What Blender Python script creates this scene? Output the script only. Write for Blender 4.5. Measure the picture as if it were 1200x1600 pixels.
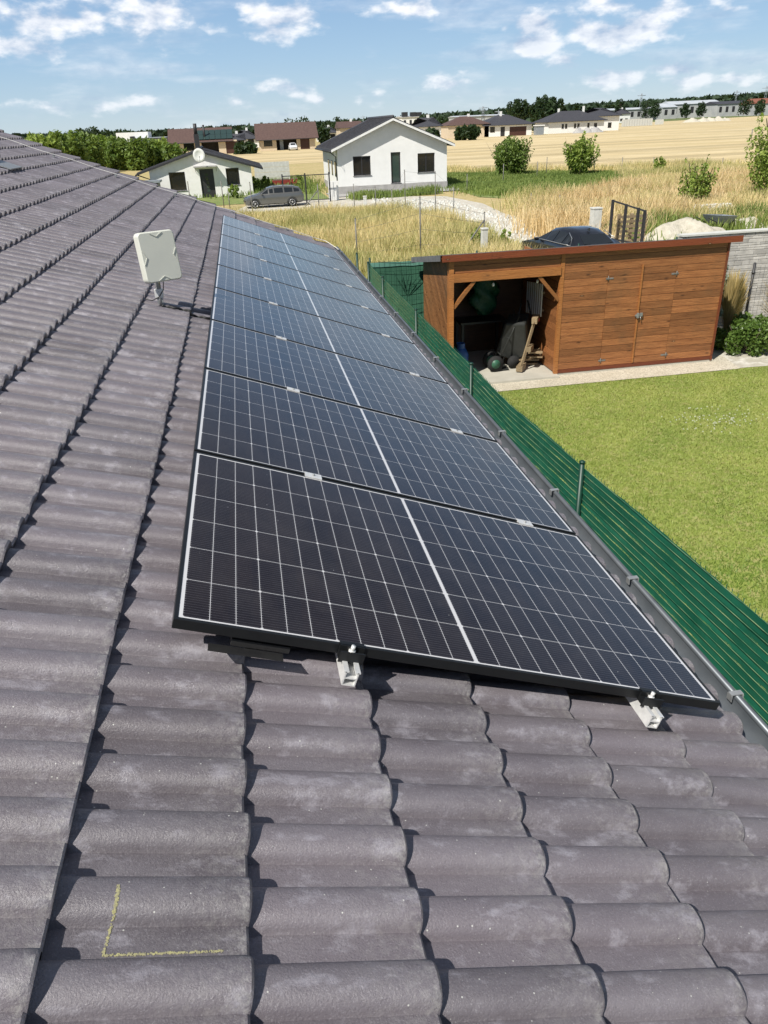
import bpy, math, random
import numpy as np
from mathutils import Matrix, Vector
R = math.radians
random.seed(7); rng = np.random.default_rng(7)
for o in list(bpy.data.objects): bpy.data.objects.remove(o)
SC = bpy.context.scene; COL = SC.collection

# ------------------------------------------------------------------ camera
CAM = np.array([0.2906, -1.6438, 1.0943]); YAW, PITCH, ROLL, F = 0.1577, 0.4772, -0.0425, 1171.6
fw = np.array([math.sin(YAW), math.cos(YAW), 0]); rt = np.array([math.cos(YAW), -math.sin(YAW), 0]); up = np.array([0, 0, 1.])
cf = fw*math.cos(PITCH) - up*math.sin(PITCH); u2 = up*math.cos(PITCH) + fw*math.sin(PITCH)
cr = rt*math.cos(ROLL) + u2*math.sin(ROLL); cu = -rt*math.sin(ROLL) + u2*math.cos(ROLL)
cd = bpy.data.cameras.new('camera'); co = bpy.data.objects.new('camera', cd); COL.objects.link(co)
co.matrix_world = Matrix([[cr[0], cu[0], -cf[0], CAM[0]], [cr[1], cu[1], -cf[1], CAM[1]], [cr[2], cu[2], -cf[2], CAM[2]], [0, 0, 0, 1]])
cd.sensor_fit = 'VERTICAL'; cd.sensor_height = 32; cd.lens = 32*F/1600; cd.clip_start = 0.05; cd.clip_end = 20000
SC.camera = co
SC.render.resolution_x = 768; SC.render.resolution_y = 1024

G = -3.25          # ground level (the origin is the front upper corner of the solar array)
def ray(px, py): return cf + (px-600)/F*cr - (py-800)/F*cu
def onz(px, py, z=G):
    d = ray(px, py); t = (z-CAM[2])/d[2]; p = CAM+t*d; return float(p[0]), float(p[1])
def onY(px, py, Y):
    d = ray(px, py); t = (Y-CAM[1])/d[1]; p = CAM+t*d; return float(p[0]), float(p[2])

# ------------------------------------------------------------------ light
SUN_AZ, SUN_EL = R(49), R(50)      # sun to the left and a little behind the camera
sd = np.array([-math.sin(SUN_AZ)*math.cos(SUN_EL), -math.cos(SUN_AZ)*math.cos(SUN_EL), math.sin(SUN_EL)])
sl = bpy.data.lights.new('sun', 'SUN'); sl.energy = 4.9; sl.angle = R(0.53); sl.color = (1, .955, .88)
so = bpy.data.objects.new('sun', sl); COL.objects.link(so)
so.rotation_mode = 'QUATERNION'; so.rotation_quaternion = Vector((-sd[0], -sd[1], -sd[2])).to_track_quat('-Z', 'Y'); so.location = (-10, -10, 20)
SC.view_settings.view_transform = 'Standard'; SC.view_settings.look = 'None'; SC.view_settings.gamma = 1; SC.view_settings.exposure = 0.3

# ------------------------------------------------------------------ world: sky with clouds
world = bpy.data.worlds.new('World'); SC.world = world; world.use_nodes = True
NT = world.node_tree
def build_world():
    N, L = NT.nodes, NT.links
    N.clear()
    out = N.new('ShaderNodeOutputWorld'); bg = N.new('ShaderNodeBackground'); bg.inputs[1].default_value = 1.0
    L.new(bg.outputs[0], out.inputs[0])
    sky = N.new('ShaderNodeTexSky'); sky.sky_type = 'NISHITA'; sky.sun_disc = False
    sky.sun_elevation = SUN_EL; sky.sun_rotation = math.atan2(sd[0], sd[1]); sky.air_density = 1.0; sky.dust_density = 0.0; sky.ozone_density = 2.0; sky.altitude = 100
    def M(op, a, b=None, c=None, clamp=False):
        n = N.new('ShaderNodeMath'); n.operation = op; n.use_clamp = clamp
        for i, v in enumerate((a, b, c)):
            if v is None: continue
            if isinstance(v, (int, float)): n.inputs[i].default_value = v
            else: L.new(v, n.inputs[i])
        return n.outputs[0]
    sc = N.new('ShaderNodeVectorMath'); sc.operation = 'SCALE'; L.new(sky.outputs[0], sc.inputs[0]); sc.inputs['Scale'].default_value = 0.088
    tc = N.new('ShaderNodeTexCoord'); sep = N.new('ShaderNodeSeparateXYZ'); L.new(tc.outputs['Generated'], sep.inputs[0])
    az = M('ARCTAN2', sep.outputs[0], sep.outputs[1]); el = M('ARCSINE', sep.outputs[2])
    gr = N.new('ShaderNodeValToRGB'); gm = N.new('ShaderNodeMapRange'); L.new(el, gm.inputs[0]); gm.inputs[1].default_value = 0; gm.inputs[2].default_value = .6; L.new(gm.outputs[0], gr.inputs[0])
    e_ = gr.color_ramp.elements; e_[0].position = 0; e_[0].color = (.40, .53, .64, 1); e_[1].position = 1; e_[1].color = (.12, .14, .19, 1)
    q = e_.new(.12); q.color = (.29, .45, .64, 1); q = e_.new(.32); q.color = (.165, .31, .56, 1); q = e_.new(.55); q.color = (.15, .19, .27, 1)
    bl = N.new('ShaderNodeMix'); bl.data_type = 'RGBA'; bl.inputs[0].default_value = .8; L.new(sc.outputs[0], bl.inputs[6]); L.new(gr.outputs[0], bl.inputs[7])
    P = N.new('ShaderNodeCombineXYZ'); L.new(az, P.inputs[0]); L.new(el, P.inputs[1])
    def noise(scale, detail, rough, off=(0, 0, 0), st=(1, 2.0, 1)):
        m = N.new('ShaderNodeMapping'); L.new(P.outputs[0], m.inputs[0]); m.inputs['Location'].default_value = off; m.inputs['Scale'].default_value = st
        n = N.new('ShaderNodeTexNoise'); L.new(m.outputs[0], n.inputs[0]); n.inputs['Scale'].default_value = scale; n.inputs['Detail'].default_value = detail; n.inputs['Roughness'].default_value = rough
        return n.outputs[0]
    # cumulus clouds: (px, py, half width, half height above the base, strength)
    cl = [(235, 28, 62, 34, 1.0), (430, 32, 62, 30, 1.0), (95, 30, 110, 34, .95), (20, 72, 80, 20, .9), (140, 66, 100, 10, .7), (330, 40, 40, 20, .65), (640, 18, 72, 15, .75), (560, 22, 60, 12, .55),
          (838, 34, 46, 20, 1.05), (836, 72, 50, 17, 1.05), (885, 92, 32, 14, 1.05), (960, 52, 74, 28, 1.1), (950, 12, 34, 16, 1.0), (1075, 14, 74, 20, .8), (1140, 14, 30, 14, .8), (790, 43, 12, 7, .9),
          (425, 140, 68, 17, .9), (370, 160, 90, 14, .7), (500, 155, 34, 14, .75), (585, 152, 36, 15, .75), (705, 130, 46, 14, .95), (720, 150, 60, 14, .6), (105, 168, 110, 13, .72), (215, 162, 50, 12, .7), (8, 165, 34, 12, .7), (285, 168, 60, 10, .62),
          (965, 122, 48, 16, .9), (1055, 104, 40, 12, 1.0), (1080, 128, 60, 16, .7), (1155, 124, 52, 13, .8), (1010, 142, 80, 8, .6), (180, 60, 130, 20, .6), (225, 84, 24, 6, .6)]
    tot = None
    for (px, py, hw, hh, s) in cl:
        d = ray(px, py); d = d/np.linalg.norm(d)
        a = math.atan2(d[0], d[1]); e = math.asin(d[2])
        m = N.new('ShaderNodeVectorMath'); m.operation = 'SUBTRACT'; L.new(P.outputs[0], m.inputs[0]); m.inputs[1].default_value = (a, e, 0)
        m2 = N.new('ShaderNodeVectorMath'); m2.operation = 'MULTIPLY'; L.new(m.outputs[0], m2.inputs[0])
        k = 1171.6*1.02; m2.inputs[1].default_value = (k/hw, k/hh, 0)
        ln = N.new('ShaderNodeVectorMath'); ln.operation = 'LENGTH'; L.new(m2.outputs[0], ln.inputs[0])
        v = M('MULTIPLY', M('SUBTRACT', 1.0, M('MULTIPLY', ln.outputs['Value'], .55)), s)
        tot = v if tot is None else M('MAXIMUM', tot, v)
    n1 = noise(24, 7, .52); n1b = noise(24, 7, .52, off=(0.011, -0.02, 0))
    n2 = noise(9, 6, .55, off=(3, 1, 0))
    tot = M('MAXIMUM', tot, 0.0)
    dens = M('ADD', tot, M('MULTIPLY', M('SUBTRACT', n1, .5), 1.7))
    dens = M('ADD', dens, M('MULTIPLY', M('SUBTRACT', n2, .5), .5))
    mask = N.new('ShaderNodeMapRange'); mask.interpolation_type = 'SMOOTHSTEP'; L.new(dens, mask.inputs[0]); mask.inputs[1].default_value = .45; mask.inputs[2].default_value = .90
    # distant clouds are fainter: fade with elevation
    fade = N.new('ShaderNodeMapRange'); L.new(el, fade.inputs[0]); fade.inputs[1].default_value = 0.0; fade.inputs[2].default_value = 0.11; fade.inputs[3].default_value = .62; fade.inputs[4].default_value = .96
    # thin veil
    veil = noise(5, 7, .6, off=(.4, .3, 0), st=(1, 5, 1))
    vm = N.new('ShaderNodeMapRange'); L.new(veil, vm.inputs[0]); vm.inputs[1].default_value = .5; vm.inputs[2].default_value = .8; vm.inputs[3].default_value = 0; vm.inputs[4].default_value = .7
    mk = M('MAXIMUM', M('MULTIPLY', mask.outputs[0], fade.outputs[0]), vm.outputs[0])
    # cloud self shading: compare density towards the sun (up and left)
    sh = M('MULTIPLY_ADD', M('SUBTRACT', n1, n1b), 3.2, .62, clamp=True)
    thick = N.new('ShaderNodeMapRange'); L.new(dens, thick.inputs[0]); thick.inputs[1].default_value = .8; thick.inputs[2].default_value = 1.6; thick.inputs[3].default_value = 1; thick.inputs[4].default_value = .72
    cc = N.new('ShaderNodeMix'); cc.data_type = 'RGBA'; L.new(M('MULTIPLY', sh, thick.outputs[0]), cc.inputs[0])
    cc.inputs[6].default_value = (.36, .45, .60, 1); cc.inputs[7].default_value = (.86, .87, .90, 1)
    # only the region in front of the clouds above the horizon
    mx = N.new('ShaderNodeMix'); mx.data_type = 'RGBA'; L.new(mk, mx.inputs[0]); L.new(bl.outputs[2], mx.inputs[6]); L.new(cc.outputs[2], mx.inputs[7])
    L.new(mx.outputs[2], bg.inputs[0])
build_world()

# ------------------------------------------------------------------ materials
def new_mat(name):
    m = bpy.data.materials.new(name); m.use_nodes = True
    return m, m.node_tree.nodes, m.node_tree.links, m.node_tree.nodes['Principled BSDF']
class NB:
    """small node helper"""
    def __init__(s, nt): s.N, s.L = nt.nodes, nt.links
    def m(s, op, a, b=None, c=None, clamp=False):
        n = s.N.new('ShaderNodeMath'); n.operation = op; n.use_clamp = clamp
        for i, v in enumerate((a, b, c)):
            if v is None: continue
            if isinstance(v, (int, float)): n.inputs[i].default_value = v
            else: s.L.new(v, n.inputs[i])
        return n.outputs[0]
    def noise(s, vec, scale, detail=4, rough=.55):
        n = s.N.new('ShaderNodeTexNoise'); n.inputs['Scale'].default_value = scale; n.inputs['Detail'].default_value = detail; n.inputs['Roughness'].default_value = rough
        if vec: s.L.new(vec, n.inputs[0])
        return n.outputs[0]
    def ramp(s, v, a, b, lo=0., hi=1.):
        n = s.N.new('ShaderNodeMapRange'); s.L.new(v, n.inputs[0]); n.inputs[1].default_value = a; n.inputs[2].default_value = b; n.inputs[3].default_value = lo; n.inputs[4].default_value = hi; return n.outputs[0]
    def mix(s, f, a, b, blend='MIX'):
        n = s.N.new('ShaderNodeMix'); n.data_type = 'RGBA'; n.blend_type = blend
        for i, v in ((0, f), (6, a), (7, b)):
            if isinstance(v, (int, float)): n.inputs[i].default_value = v
            elif isinstance(v, tuple): n.inputs[i].default_value = (*v[:3], 1)
            else: s.L.new(v, n.inputs[i])
        return n.outputs[2]
    def coord(s, kind='Object'): return s.N.new('ShaderNodeTexCoord').outputs[kind]
    def scale(s, vec, sx, sy, sz):
        n = s.N.new('ShaderNodeMapping'); n.inputs['Scale'].default_value = (sx, sy, sz); s.L.new(vec, n.inputs[0]); return n.outputs[0]
    def attr(s, name): 
        n = s.N.new('ShaderNodeAttribute'); n.attribute_name = name; return n.outputs['Fac']
    def bump(s, h, strength, dist, bsdf):
        n = s.N.new('ShaderNodeBump'); n.inputs['Strength'].default_value = strength; n.inputs['Distance'].default_value = dist; s.L.new(h, n.inputs['Height']); s.L.new(n.outputs[0], bsdf.inputs['Normal'])
def pm(name, c1, c2=None, scale=5, rough=.7, metal=0., bump=0., bdist=.01, bscale=None, var=0., stretch=(1, 1, 1), coat=0, spec=None):
    m, N, L, b = new_mat(name); h = NB(m.node_tree)
    c2 = c2 or tuple(x*.8 for x in c1)
    v = h.scale(h.coord(), *stretch)
    n = h.noise(v, scale, 5, .6); col = h.mix(h.ramp(n, .35, .65), c1, c2)
    if var:
        col = h.mix(1.0, col, h_rgb(h, h.ramp(h.attr('v'), 0, 1, 1-var, 1+var)), 'MULTIPLY')
    L.new(col, b.inputs['Base Color'])
    b.inputs['Roughness'].default_value = rough; b.inputs['Metallic'].default_value = metal
    if coat: b.inputs['Coat Weight'].default_value = coat; b.inputs['Coat Roughness'].default_value = .05
    if spec is not None: b.inputs['Specular IOR Level'].default_value = spec
    if bump:
        h.bump(h.noise(v, bscale or scale*8, 4, .6), bump, bdist, b)
    return m
def h_rgb(h, v):
    n = h.N.new('ShaderNodeCombineColor')
    for i in range(3): h.L.new(v, n.inputs[i])
    return n.outputs[0]

MT = {}
def mat_tiles():
    m, N, L, b = new_mat('concrete_roof_tile'); h = NB(m.node_tree); oc = h.coord()
    base = h.mix(h.ramp(h.attr('v'), 0, 1), (.112, .100, .112), (.172, .152, .170))
    st = h.scale(oc, 1, 3.2, 1)                       # weathering runs down the slope
    n = h.noise(st, 3.0, 6, .65); base = h.mix(h.ramp(n, .42, .75, 0, .6), base, (.23, .215, .235))
    n = h.noise(h.scale(oc, 1, 1.8, 1), 9, 5, .7); base = h.mix(h.ramp(n, .54, .78, 0, .85), base, (.40, .385, .43))
    n = h.noise(oc, 1.1, 3, .5); base = h.mix(h.ramp(n, .5, .75, 0, .3), base, (.115, .098, .095))
    gr = h.noise(oc, 230, 3, .75); base = h.mix(h.ramp(gr, .56, .74, 0, .5), base, (.40, .39, .41))
    base = h.mix(h.ramp(h.noise(oc, 260, 2, .6), .25, .45, .35, 0), base, (.045, .04, .042))
    vo = N.new('ShaderNodeTexVoronoi'); L.new(oc, vo.inputs[0]); vo.inputs['Scale'].default_value = 42
    sp = h.m('MULTIPLY', h.m('LESS_THAN', vo.outputs['Distance'], .075), h.m('GREATER_THAN', h.noise(oc, 7, 2), .53))
    base = h.mix(sp, base, (.5, .5, .47))
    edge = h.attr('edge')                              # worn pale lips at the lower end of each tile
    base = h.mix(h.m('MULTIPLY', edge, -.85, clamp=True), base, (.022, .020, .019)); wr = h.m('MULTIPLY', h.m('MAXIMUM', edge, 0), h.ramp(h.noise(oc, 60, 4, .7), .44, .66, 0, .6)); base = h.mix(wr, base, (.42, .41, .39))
    L.new(base, b.inputs['Base Color']); b.inputs['Specular IOR Level'].default_value = .65
    L.new(h.ramp(h.noise(oc, 20, 4), .3, .7, .30, .50), b.inputs['Roughness'])
    h.bump(h.m('ADD', h.noise(oc, 210, 4, .75), h.m('MULTIPLY', h.noise(oc, 40, 3), .5)), .55, .0040, b)
    return m
def mat_pv():
    m, N, L, b = new_mat('solar_cells_under_glass'); h = NB(m.node_tree); oc = h.coord()
    s = N.new('ShaderNodeSeparateXYZ'); L.new(oc, s.inputs[0]); u, v = s.outputs[0], s.outputs[1]   # u along the 1.722 side, v along 1.134
    p, q = .0695, .1832
    uc = h.m('SUBTRACT', u, .861); au = h.m('SUBTRACT', h.m('ABSOLUTE', uc), .006)           # distance from the centre strip
    iu = h.m('DIVIDE', au, p); fu = h.m('FRACT', iu); du = h.m('MULTIPLY', h.m('MINIMUM', fu, h.m('SUBTRACT', 1, fu)), p)
    iv = h.m('DIVIDE', h.m('SUBTRACT', v, .567-3*q), q); fv = h.m('FRACT', iv); dv = h.m('MULTIPLY', h.m('MINIMUM', fv, h.m('SUBTRACT', 1, fv)), q)
    lu = h.m('LESS_THAN', du, .00075); lv = h.m('LESS_THAN', dv, .0009)
    cen = h.m('LESS_THAN', au, -.0010)
    out = h.m('MAXIMUM', h.m('GREATER_THAN', au, p*12-.0005), h.m('GREATER_THAN', h.m('ABSOLUTE', h.m('SUBTRACT', v, .567)), 3*q-.0005))
    f3 = h.m('FRACT', h.m('DIVIDE', iu, 3.)); d3 = h.m('MULTIPLY', h.m('MINIMUM', f3, h.m('SUBTRACT', 1, f3)), 3*p)
    dia = h.m('LESS_THAN', h.m('ADD', d3, dv), .0060)
    white = h.m('MAXIMUM', h.m('MAXIMUM', lu, lv), h.m('MAXIMUM', h.m('MAXIMUM', cen, out), dia))
    bb = h.m('FRACT', h.m('MULTIPLY', iv, 16)); bus = h.m('MULTIPLY', h.m('LESS_THAN', h.m('ABSOLUTE', h.m('SUBTRACT', bb, .5)), .045), h.m('GREATER_THAN', du, .003))
    tab = h.m('MULTIPLY', h.m('LESS_THAN', h.m('ABSOLUTE', h.m('SUBTRACT', bb, .5)), .07), h.m('LESS_THAN', du, .0045))
    # per cell and large scale tint
    cid = N.new('ShaderNodeCombineXYZ'); L.new(h.m('FLOOR', h.m('DIVIDE', u, p)), cid.inputs[0]); L.new(h.m('FLOOR', iv), cid.inputs[1])
    wn = N.new('ShaderNodeTexWhiteNoise'); L.new(cid.outputs[0], wn.inputs[0])
    c = h.mix(h.m('MULTIPLY', wn.outputs[0], .8), (.0065, .0052, .0095), (.0120, .0080, .0105))
    c = h.mix(h.m('MULTIPLY', bus, .6), c, (.11, .11, .13)); c = h.mix(h.m('MULTIPLY', tab, .6), c, (.35, .35, .38))
    c = h.mix(white, c, (.64, .64, .65)); c = h.mix(h.ramp(h.noise(oc, 5, 6, .7), .35, .8, .01, .12), c, (.20, .18, .17))
    vo = N.new('ShaderNodeTexVoronoi'); L.new(oc, vo.inputs[0]); vo.inputs['Scale'].default_value = 26
    L.new(h.mix(h.m('MULTIPLY', h.m('LESS_THAN', vo.outputs['Distance'], .035), h.m('GREATER_THAN', h.noise(oc, 4, 2), .54)), c, (.5, .5, .5)), b.inputs['Base Color'])
    dust = h.ramp(h.noise(oc, 3, 5, .6), .3, .8, .12, .2); L.new(dust, b.inputs['Roughness'])
    b.inputs['IOR'].default_value = 1.4; b.inputs['Specular Tint'].default_value = (1, .90, .80, 1)
    return m
def mat_wood(name, c1, c2, axis=0):
    m, N, L, b = new_mat(name); h = NB(m.node_tree); oc = h.coord()
    st = [14, 14, 14]; st[axis] = 1.1
    # shift the grain per board
    at = h.attr('v'); cmb = N.new('ShaderNodeCombineXYZ')
    for i in range(3): L.new(h.m('MULTIPLY', at, 37.0 + i*11), cmb.inputs[i])
    ad = N.new('ShaderNodeVectorMath'); L.new(oc, ad.inputs[0]); L.new(cmb.outputs[0], ad.inputs[1])
    v = h.scale(ad.outputs[0], *st)
    g = h.noise(v, 2.2, 7, .68); c = h.mix(h.ramp(g, .34, .66), c1, c2)
    wv = N.new('ShaderNodeTexWave'); wv.bands_direction = 'Z'; L.new(h.scale(ad.outputs[0], .35 if axis == 0 else 1, 1, 1), wv.inputs[0]); wv.inputs['Scale'].default_value = 11; wv.inputs['Distortion'].default_value = 9; wv.inputs['Detail'].default_value = 3; wv.inputs['Detail Scale'].default_value = 1.6
    c = h.mix(h.ramp(wv.outputs['Fac'], .55, 1, 0, .4), c, tuple(x*.38 for x in c1))
    ks = [7.5, 7.5, 7.5]; ks[axis] = 2.6
    vo = N.new('ShaderNodeTexVoronoi'); L.new(h.scale(ad.outputs[0], *ks), vo.inputs[0]); vo.inputs['Scale'].default_value = 1.0
    kn = h.ramp(vo.outputs['Distance'], .05, .16, .85, 0); c = h.mix(kn, c, (.055, .018, .007))
    kp = h.m('LESS_THAN', vo.outputs['Distance'], .035); kp = h.m('MULTIPLY', kp, h.m('GREATER_THAN', h.noise(oc, 2.2, 2), .56)); c = h.mix(kp, c, (.6, .4, .22))
    c = h.mix(1.0, c, h_rgb(h, h.ramp(at, 0, 1, .70, 1.22)), 'MULTIPLY')
    c = h.mix(h.ramp(h.noise(oc, 1.7, 4), .55, .8, 0, .45), c, (.085, .062, .032))
    L.new(c, b.inputs['Base Color']); b.inputs['Roughness'].default_value = .55
    h.bump(h.noise(v, 6, 4), .3, .003, b)
    return m
def mat_leaf(name, c1, c2, rough=.5, trans=.35):
    m, N, L, b = new_mat(name); h = NB(m.node_tree)
    c = h.mix(h.attr('v'), c1, c2); L.new(c, b.inputs['Base Color']); b.inputs['Roughness'].default_value = rough; b.inputs['Specular IOR Level'].default_value = .35
    tr = N.new('ShaderNodeBsdfTranslucent'); L.new(h.mix(.5, c, (.25, .33, .03), 'MIX'), tr.inputs[0])
    ms = N.new('ShaderNodeMixShader'); ms.inputs[0].default_value = trans; out = N['Material Output']
    L.new(b.outputs[0], ms.inputs[1]); L.new(tr.outputs[0], ms.inputs[2]); L.new(ms.outputs[0], out.inputs[0])
    return m
def mat_glass(name, c=(.012, .014, .016)):
    return pm(name, c, c, 2, rough=.06, spec=.6)
def mat_ground(name, cols, scales=(1.2, 14), rough=.95, bump=.5, bd=.03, bs=30):
    m, N, L, b = new_mat(name); h = NB(m.node_tree); oc = h.coord()
    a = h.ramp(h.noise(oc, scales[0], 5, .6), .35, .65); c = h.mix(a, cols[0], cols[1])
    c = h.mix(h.ramp(h.noise(oc, scales[1], 5, .65), .45, .62), c, cols[2])
    L.new(c, b.inputs['Base Color']); b.inputs['Roughness'].default_value = rough
    h.bump(h.noise(oc, bs, 4, .7), bump, bd, b); return m
def mat_stubble():
    m, N, L, b = new_mat('stubble'); h = NB(m.node_tree); oc = h.coord()
    c = h.mix(h.ramp(h.noise(h.scale(oc, .03, .12, 1), 2, 5, .6), .4, .65), (.56, .44, .23), (.68, .56, .34))
    st = N.new('ShaderNodeTexNoise'); L.new(h.scale(oc, .010, .20, 1), st.inputs[0]); st.inputs['Scale'].default_value = 1.0; st.inputs['Detail'].default_value = 3
    c = h.mix(h.ramp(st.outputs[0], .48, .62, 0, .6), c, (.30, .24, .13))
    c = h.mix(h.ramp(h.noise(h.scale(oc, .3, 1.3, 1), 1.0, 4, .7), .40, .68, 0, .5), c, (.30, .235, .11))
    c = h.mix(h.ramp(h.noise(oc, 5, 3, .7), .5, .7, 0, .4), c, (.78, .63, .36))
    L.new(c, b.inputs['Base Color']); b.inputs['Roughness'].default_value = .95; return m

MT.update(
 tile=mat_tiles(), pv=mat_pv(),
 frame=pm('black_anodised_aluminium', (.011, .012, .013), (.014, .015, .016), 30, .42, .3),
 alu=pm('mill_aluminium', (.80, .80, .78), (.66, .66, .65), 40, .40, .35, bump=.1, bdist=.001),
 zinc=pm('zinc_gutter', (.115, .13, .145), (.15, .165, .18), 9, .42, .45, bump=.06, bdist=.002),
 zincin=pm('gutter_clip_steel', (.5, .51, .5), (.4, .41, .41), 30, .4, .6),
 wire=pm('aluminium_wire', (.75, .74, .70), (.62, .6, .57), 60, .4, .3),
 plastic=pm('weathered_white_plastic', (.62, .63, .56), (.58, .59, .53), 6, .5),
 steel=pm('galvanised_steel', (.42, .43, .43), (.30, .31, .31), 30, .45, .6),
 rubber=pm('black_cable_rubber', (.012, .012, .013), (.02, .02, .02), 30, .55),
 chalk=pm('yellow_chalk', (.46, .44, .21), (.28, .26, .18), 160, .95),
 greenmetal=pm('green_powder_coat', (.003, .034, .021), (.004, .042, .026), 20, .45),
 wood=mat_wood('stained_boards', (.22, .080, .026), (.38, .158, .056), 0),
 woodside=mat_wood('stained_side_boards', (.20, .085, .030), (.30, .14, .055), 1),
 woodbeam=mat_wood('stained_beam', (.32, .12, .030), (.42, .17, .05), 0),
 fascia=mat_wood('red_brown_fascia', (.19, .042, .014), (.23, .058, .020), 0),
 wooddark=mat_wood('shade_dark_boards', (.07, .03, .012), (.11, .05, .02), 0),  # board colour darkened to carry the shade inside the bay
 felt=pm('roofing_felt', (.10, .105, .11), (.15, .155, .16), 7, .9, bump=.5, bdist=.004, bscale=300),
 rawwood=mat_wood('bare_timber', (.25, .18, .10), (.34, .26, .16), 2),
 concrete=pm('pale_concrete', (.48, .455, .385), (.40, .38, .32), 3, .85, bump=.2, bdist=.004, bscale=60),
 render=pm('white_render', (.80, .80, .78), (.74, .74, .72), 1.4, .9, bump=.05, bdist=.005, bscale=40),
 block=pm('white_aerated_block', (.80, .79, .77), (.74, .73, .70), 3, .9),
 cream=pm('cream_render', (.56, .46, .33), (.62, .52, .39), 2, .9),
 greyrender=pm('grey_plinth', (.40, .39, .37), (.31, .30, .29), 2.5, .9, bump=.3, bdist=.01),
 roofdark=pm('dark_roof_tiles', (.040, .040, .048), (.060, .060, .068), 4, .6, bump=.5, bdist=.03, bscale=18),
 roofbrown=pm('brown_roof_tiles', (.080, .046, .040), (.115, .070, .058), 3, .65, bump=.5, bdist=.03, bscale=18),
 roofred=pm('red_roof_tiles', (.20, .07, .045), (.26, .10, .06), 3, .7),
 darkframe=pm('anthracite_frame', (.022, .022, .024), (.03, .03, .032), 8, .5),
 glass=mat_glass('dark_window_glass'), glassgreen=mat_glass('green_tinted_glass', (.030, .055, .050)),
 browndoor=pm('brown_garage_door', (.055, .020, .014), (.07, .028, .02), 6, .6),
 interior=pm('dark_interior', (.05, .04, .035), (.03, .026, .022), 4, .9),
 trunk=pm('bark', (.10, .075, .05), (.15, .115, .085), 20, .9),
 whitepaint=pm('white_paint', (.78, .78, .76), (.7, .7, .68), 5, .6),
 greybox=pm('grey_sheet_metal', (.30, .33, .36), (.24, .27, .30), 3, .5, .3),
 halls=pm('pale_hall_cladding', (.46, .46, .45), (.36, .37, .38), .3, .7),
 hallroof=pm('pale_hall_roof', (.40, .44, .48), (.50, .52, .54), .2, .6),
 redpot=pm('red_planter', (.28, .035, .025), (.22, .03, .02), 5, .6),
 sandm=pm('excavated_pale_soil', (.56, .52, .43), (.42, .39, .31), 4, .95, bump=.8, bdist=.05, bscale=14),
 carblack=pm('black_car_paint', (.004, .0045, .006), (.005, .0055, .007), 3, .3, .0, coat=.7),
 cargrey=pm('grey_car_paint', (.14, .14, .13), (.15, .15, .14), 3, .35, .5, coat=1),
 carwhite=pm('white_car_paint', (.75, .75, .75), (.7, .7, .7), 3, .3, coat=.6),
 carglass=mat_glass('car_glass', (.015, .018, .020)),
 tyre=pm('tyre', (.012, .012, .012), (.018, .018, .018), 20, .85),
 rim=pm('alloy_rim', (.55, .55, .54), (.45, .45, .45), 20, .35, .7),
 redlamp=pm('tail_lamp_plastic', (.25, .008, .008), (.2, .006, .006), 5, .25),
 bottle=pm('blue_gas_bottle_paint', (.010, .060, .20), (.015, .075, .24), 8, .4),
 tarp=pm('green_tarpaulin', (.008, .06, .028), (.012, .085, .042), 7, .5, bump=.6, bdist=.03, bscale=9),
 darkplastic=pm('dark_plastic', (.02, .022, .02), (.03, .032, .03), 9, .5),
 gwheel=pm('green_wheel', (.03, .12, .07), (.03, .10, .06), 9, .5),
 redpl=pm('red_plastic', (.35, .02, .03), (.3, .02, .03), 9, .5),
 blockwall=pm('split_block', (.52, .50, .46), (.38, .365, .335), 6, .9, bump=.5, bdist=.01, bscale=50, var=.22),
 concretepost=pm('concrete_post', (.60, .60, .56), (.50, .50, .46), 6, .9),
 galv=pm('rusted_wire_post', (.17, .165, .15), (.24, .23, .21), 10, .7, .3),
 mesh=pm('fence_wire', (.10, .12, .11), (.13, .15, .14), 10, .6, .3),
 barrow=pm('galvanised_barrow', (.33, .36, .40), (.27, .30, .34), 6, .45, .4),
)
# ground-like materials
MT['dry'] = mat_ground('dry_grass_soil', ((.42, .33, .15), (.34, .29, .11), (.50, .40, .20)), (.25, 3), bs=12)
MT['lawn'] = mat_ground('lawn_soil', ((.20, .26, .045), (.25, .30, .06), (.32, .31, .11)), (.9, 9), bs=60, bd=.02)
MT['gravelroad'] = mat_ground('gravel_road', ((.40, .37, .30), (.50, .46, .38), (.62, .59, .52)), (.6, 5), bs=9, bd=.06)
MT['pebble'] = mat_ground('pebble_gravel', ((.52, .47, .36), (.60, .55, .44), (.34, .30, .23)), (3, 40), bs=70, bd=.012)
MT['green'] = mat_ground('green_weeds_soil', ((.15, .21, .05), (.13, .18, .045), (.24, .26, .09)), (.5, 3), bs=10)
MT['farfield'] = mat_ground('far_crop', ((.085, .125, .03), (.11, .15, .04), (.17, .18, .06)), (.02, .3), bs=3)
MT['stubble'] = mat_stubble()
MT['grassblade'] = mat_leaf('lawn_blades', (.125, .225, .03), (.43, .46, .13), .5, .3)
MT['dryblade'] = mat_leaf('dry_blades', (.84, .68, .36), (.36, .37, .12), .7, .3)
MT['dryblade2'] = mat_leaf('ripe_blades', (.88, .70, .42), (.66, .46, .22), .7, .3)
MT['weedblade'] = mat_leaf('weed_blades', (.13, .20, .045), (.30, .36, .10), .6, .3)
MT['leafmid'] = mat_leaf('mid_green_leaves', (.07, .13, .022), (.22, .30, .07))
MT['leafbright'] = mat_leaf('bright_green_leaves', (.13, .22, .03), (.38, .46, .11))
MT['leafdark'] = mat_leaf('dark_leaves', (.012, .030, .010), (.032, .060, .020), .6, .15)
MT['leaffar'] = mat_leaf('far_wood_leaves', (.022, .042, .022), (.040, .068, .032), .7, .1)
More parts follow.
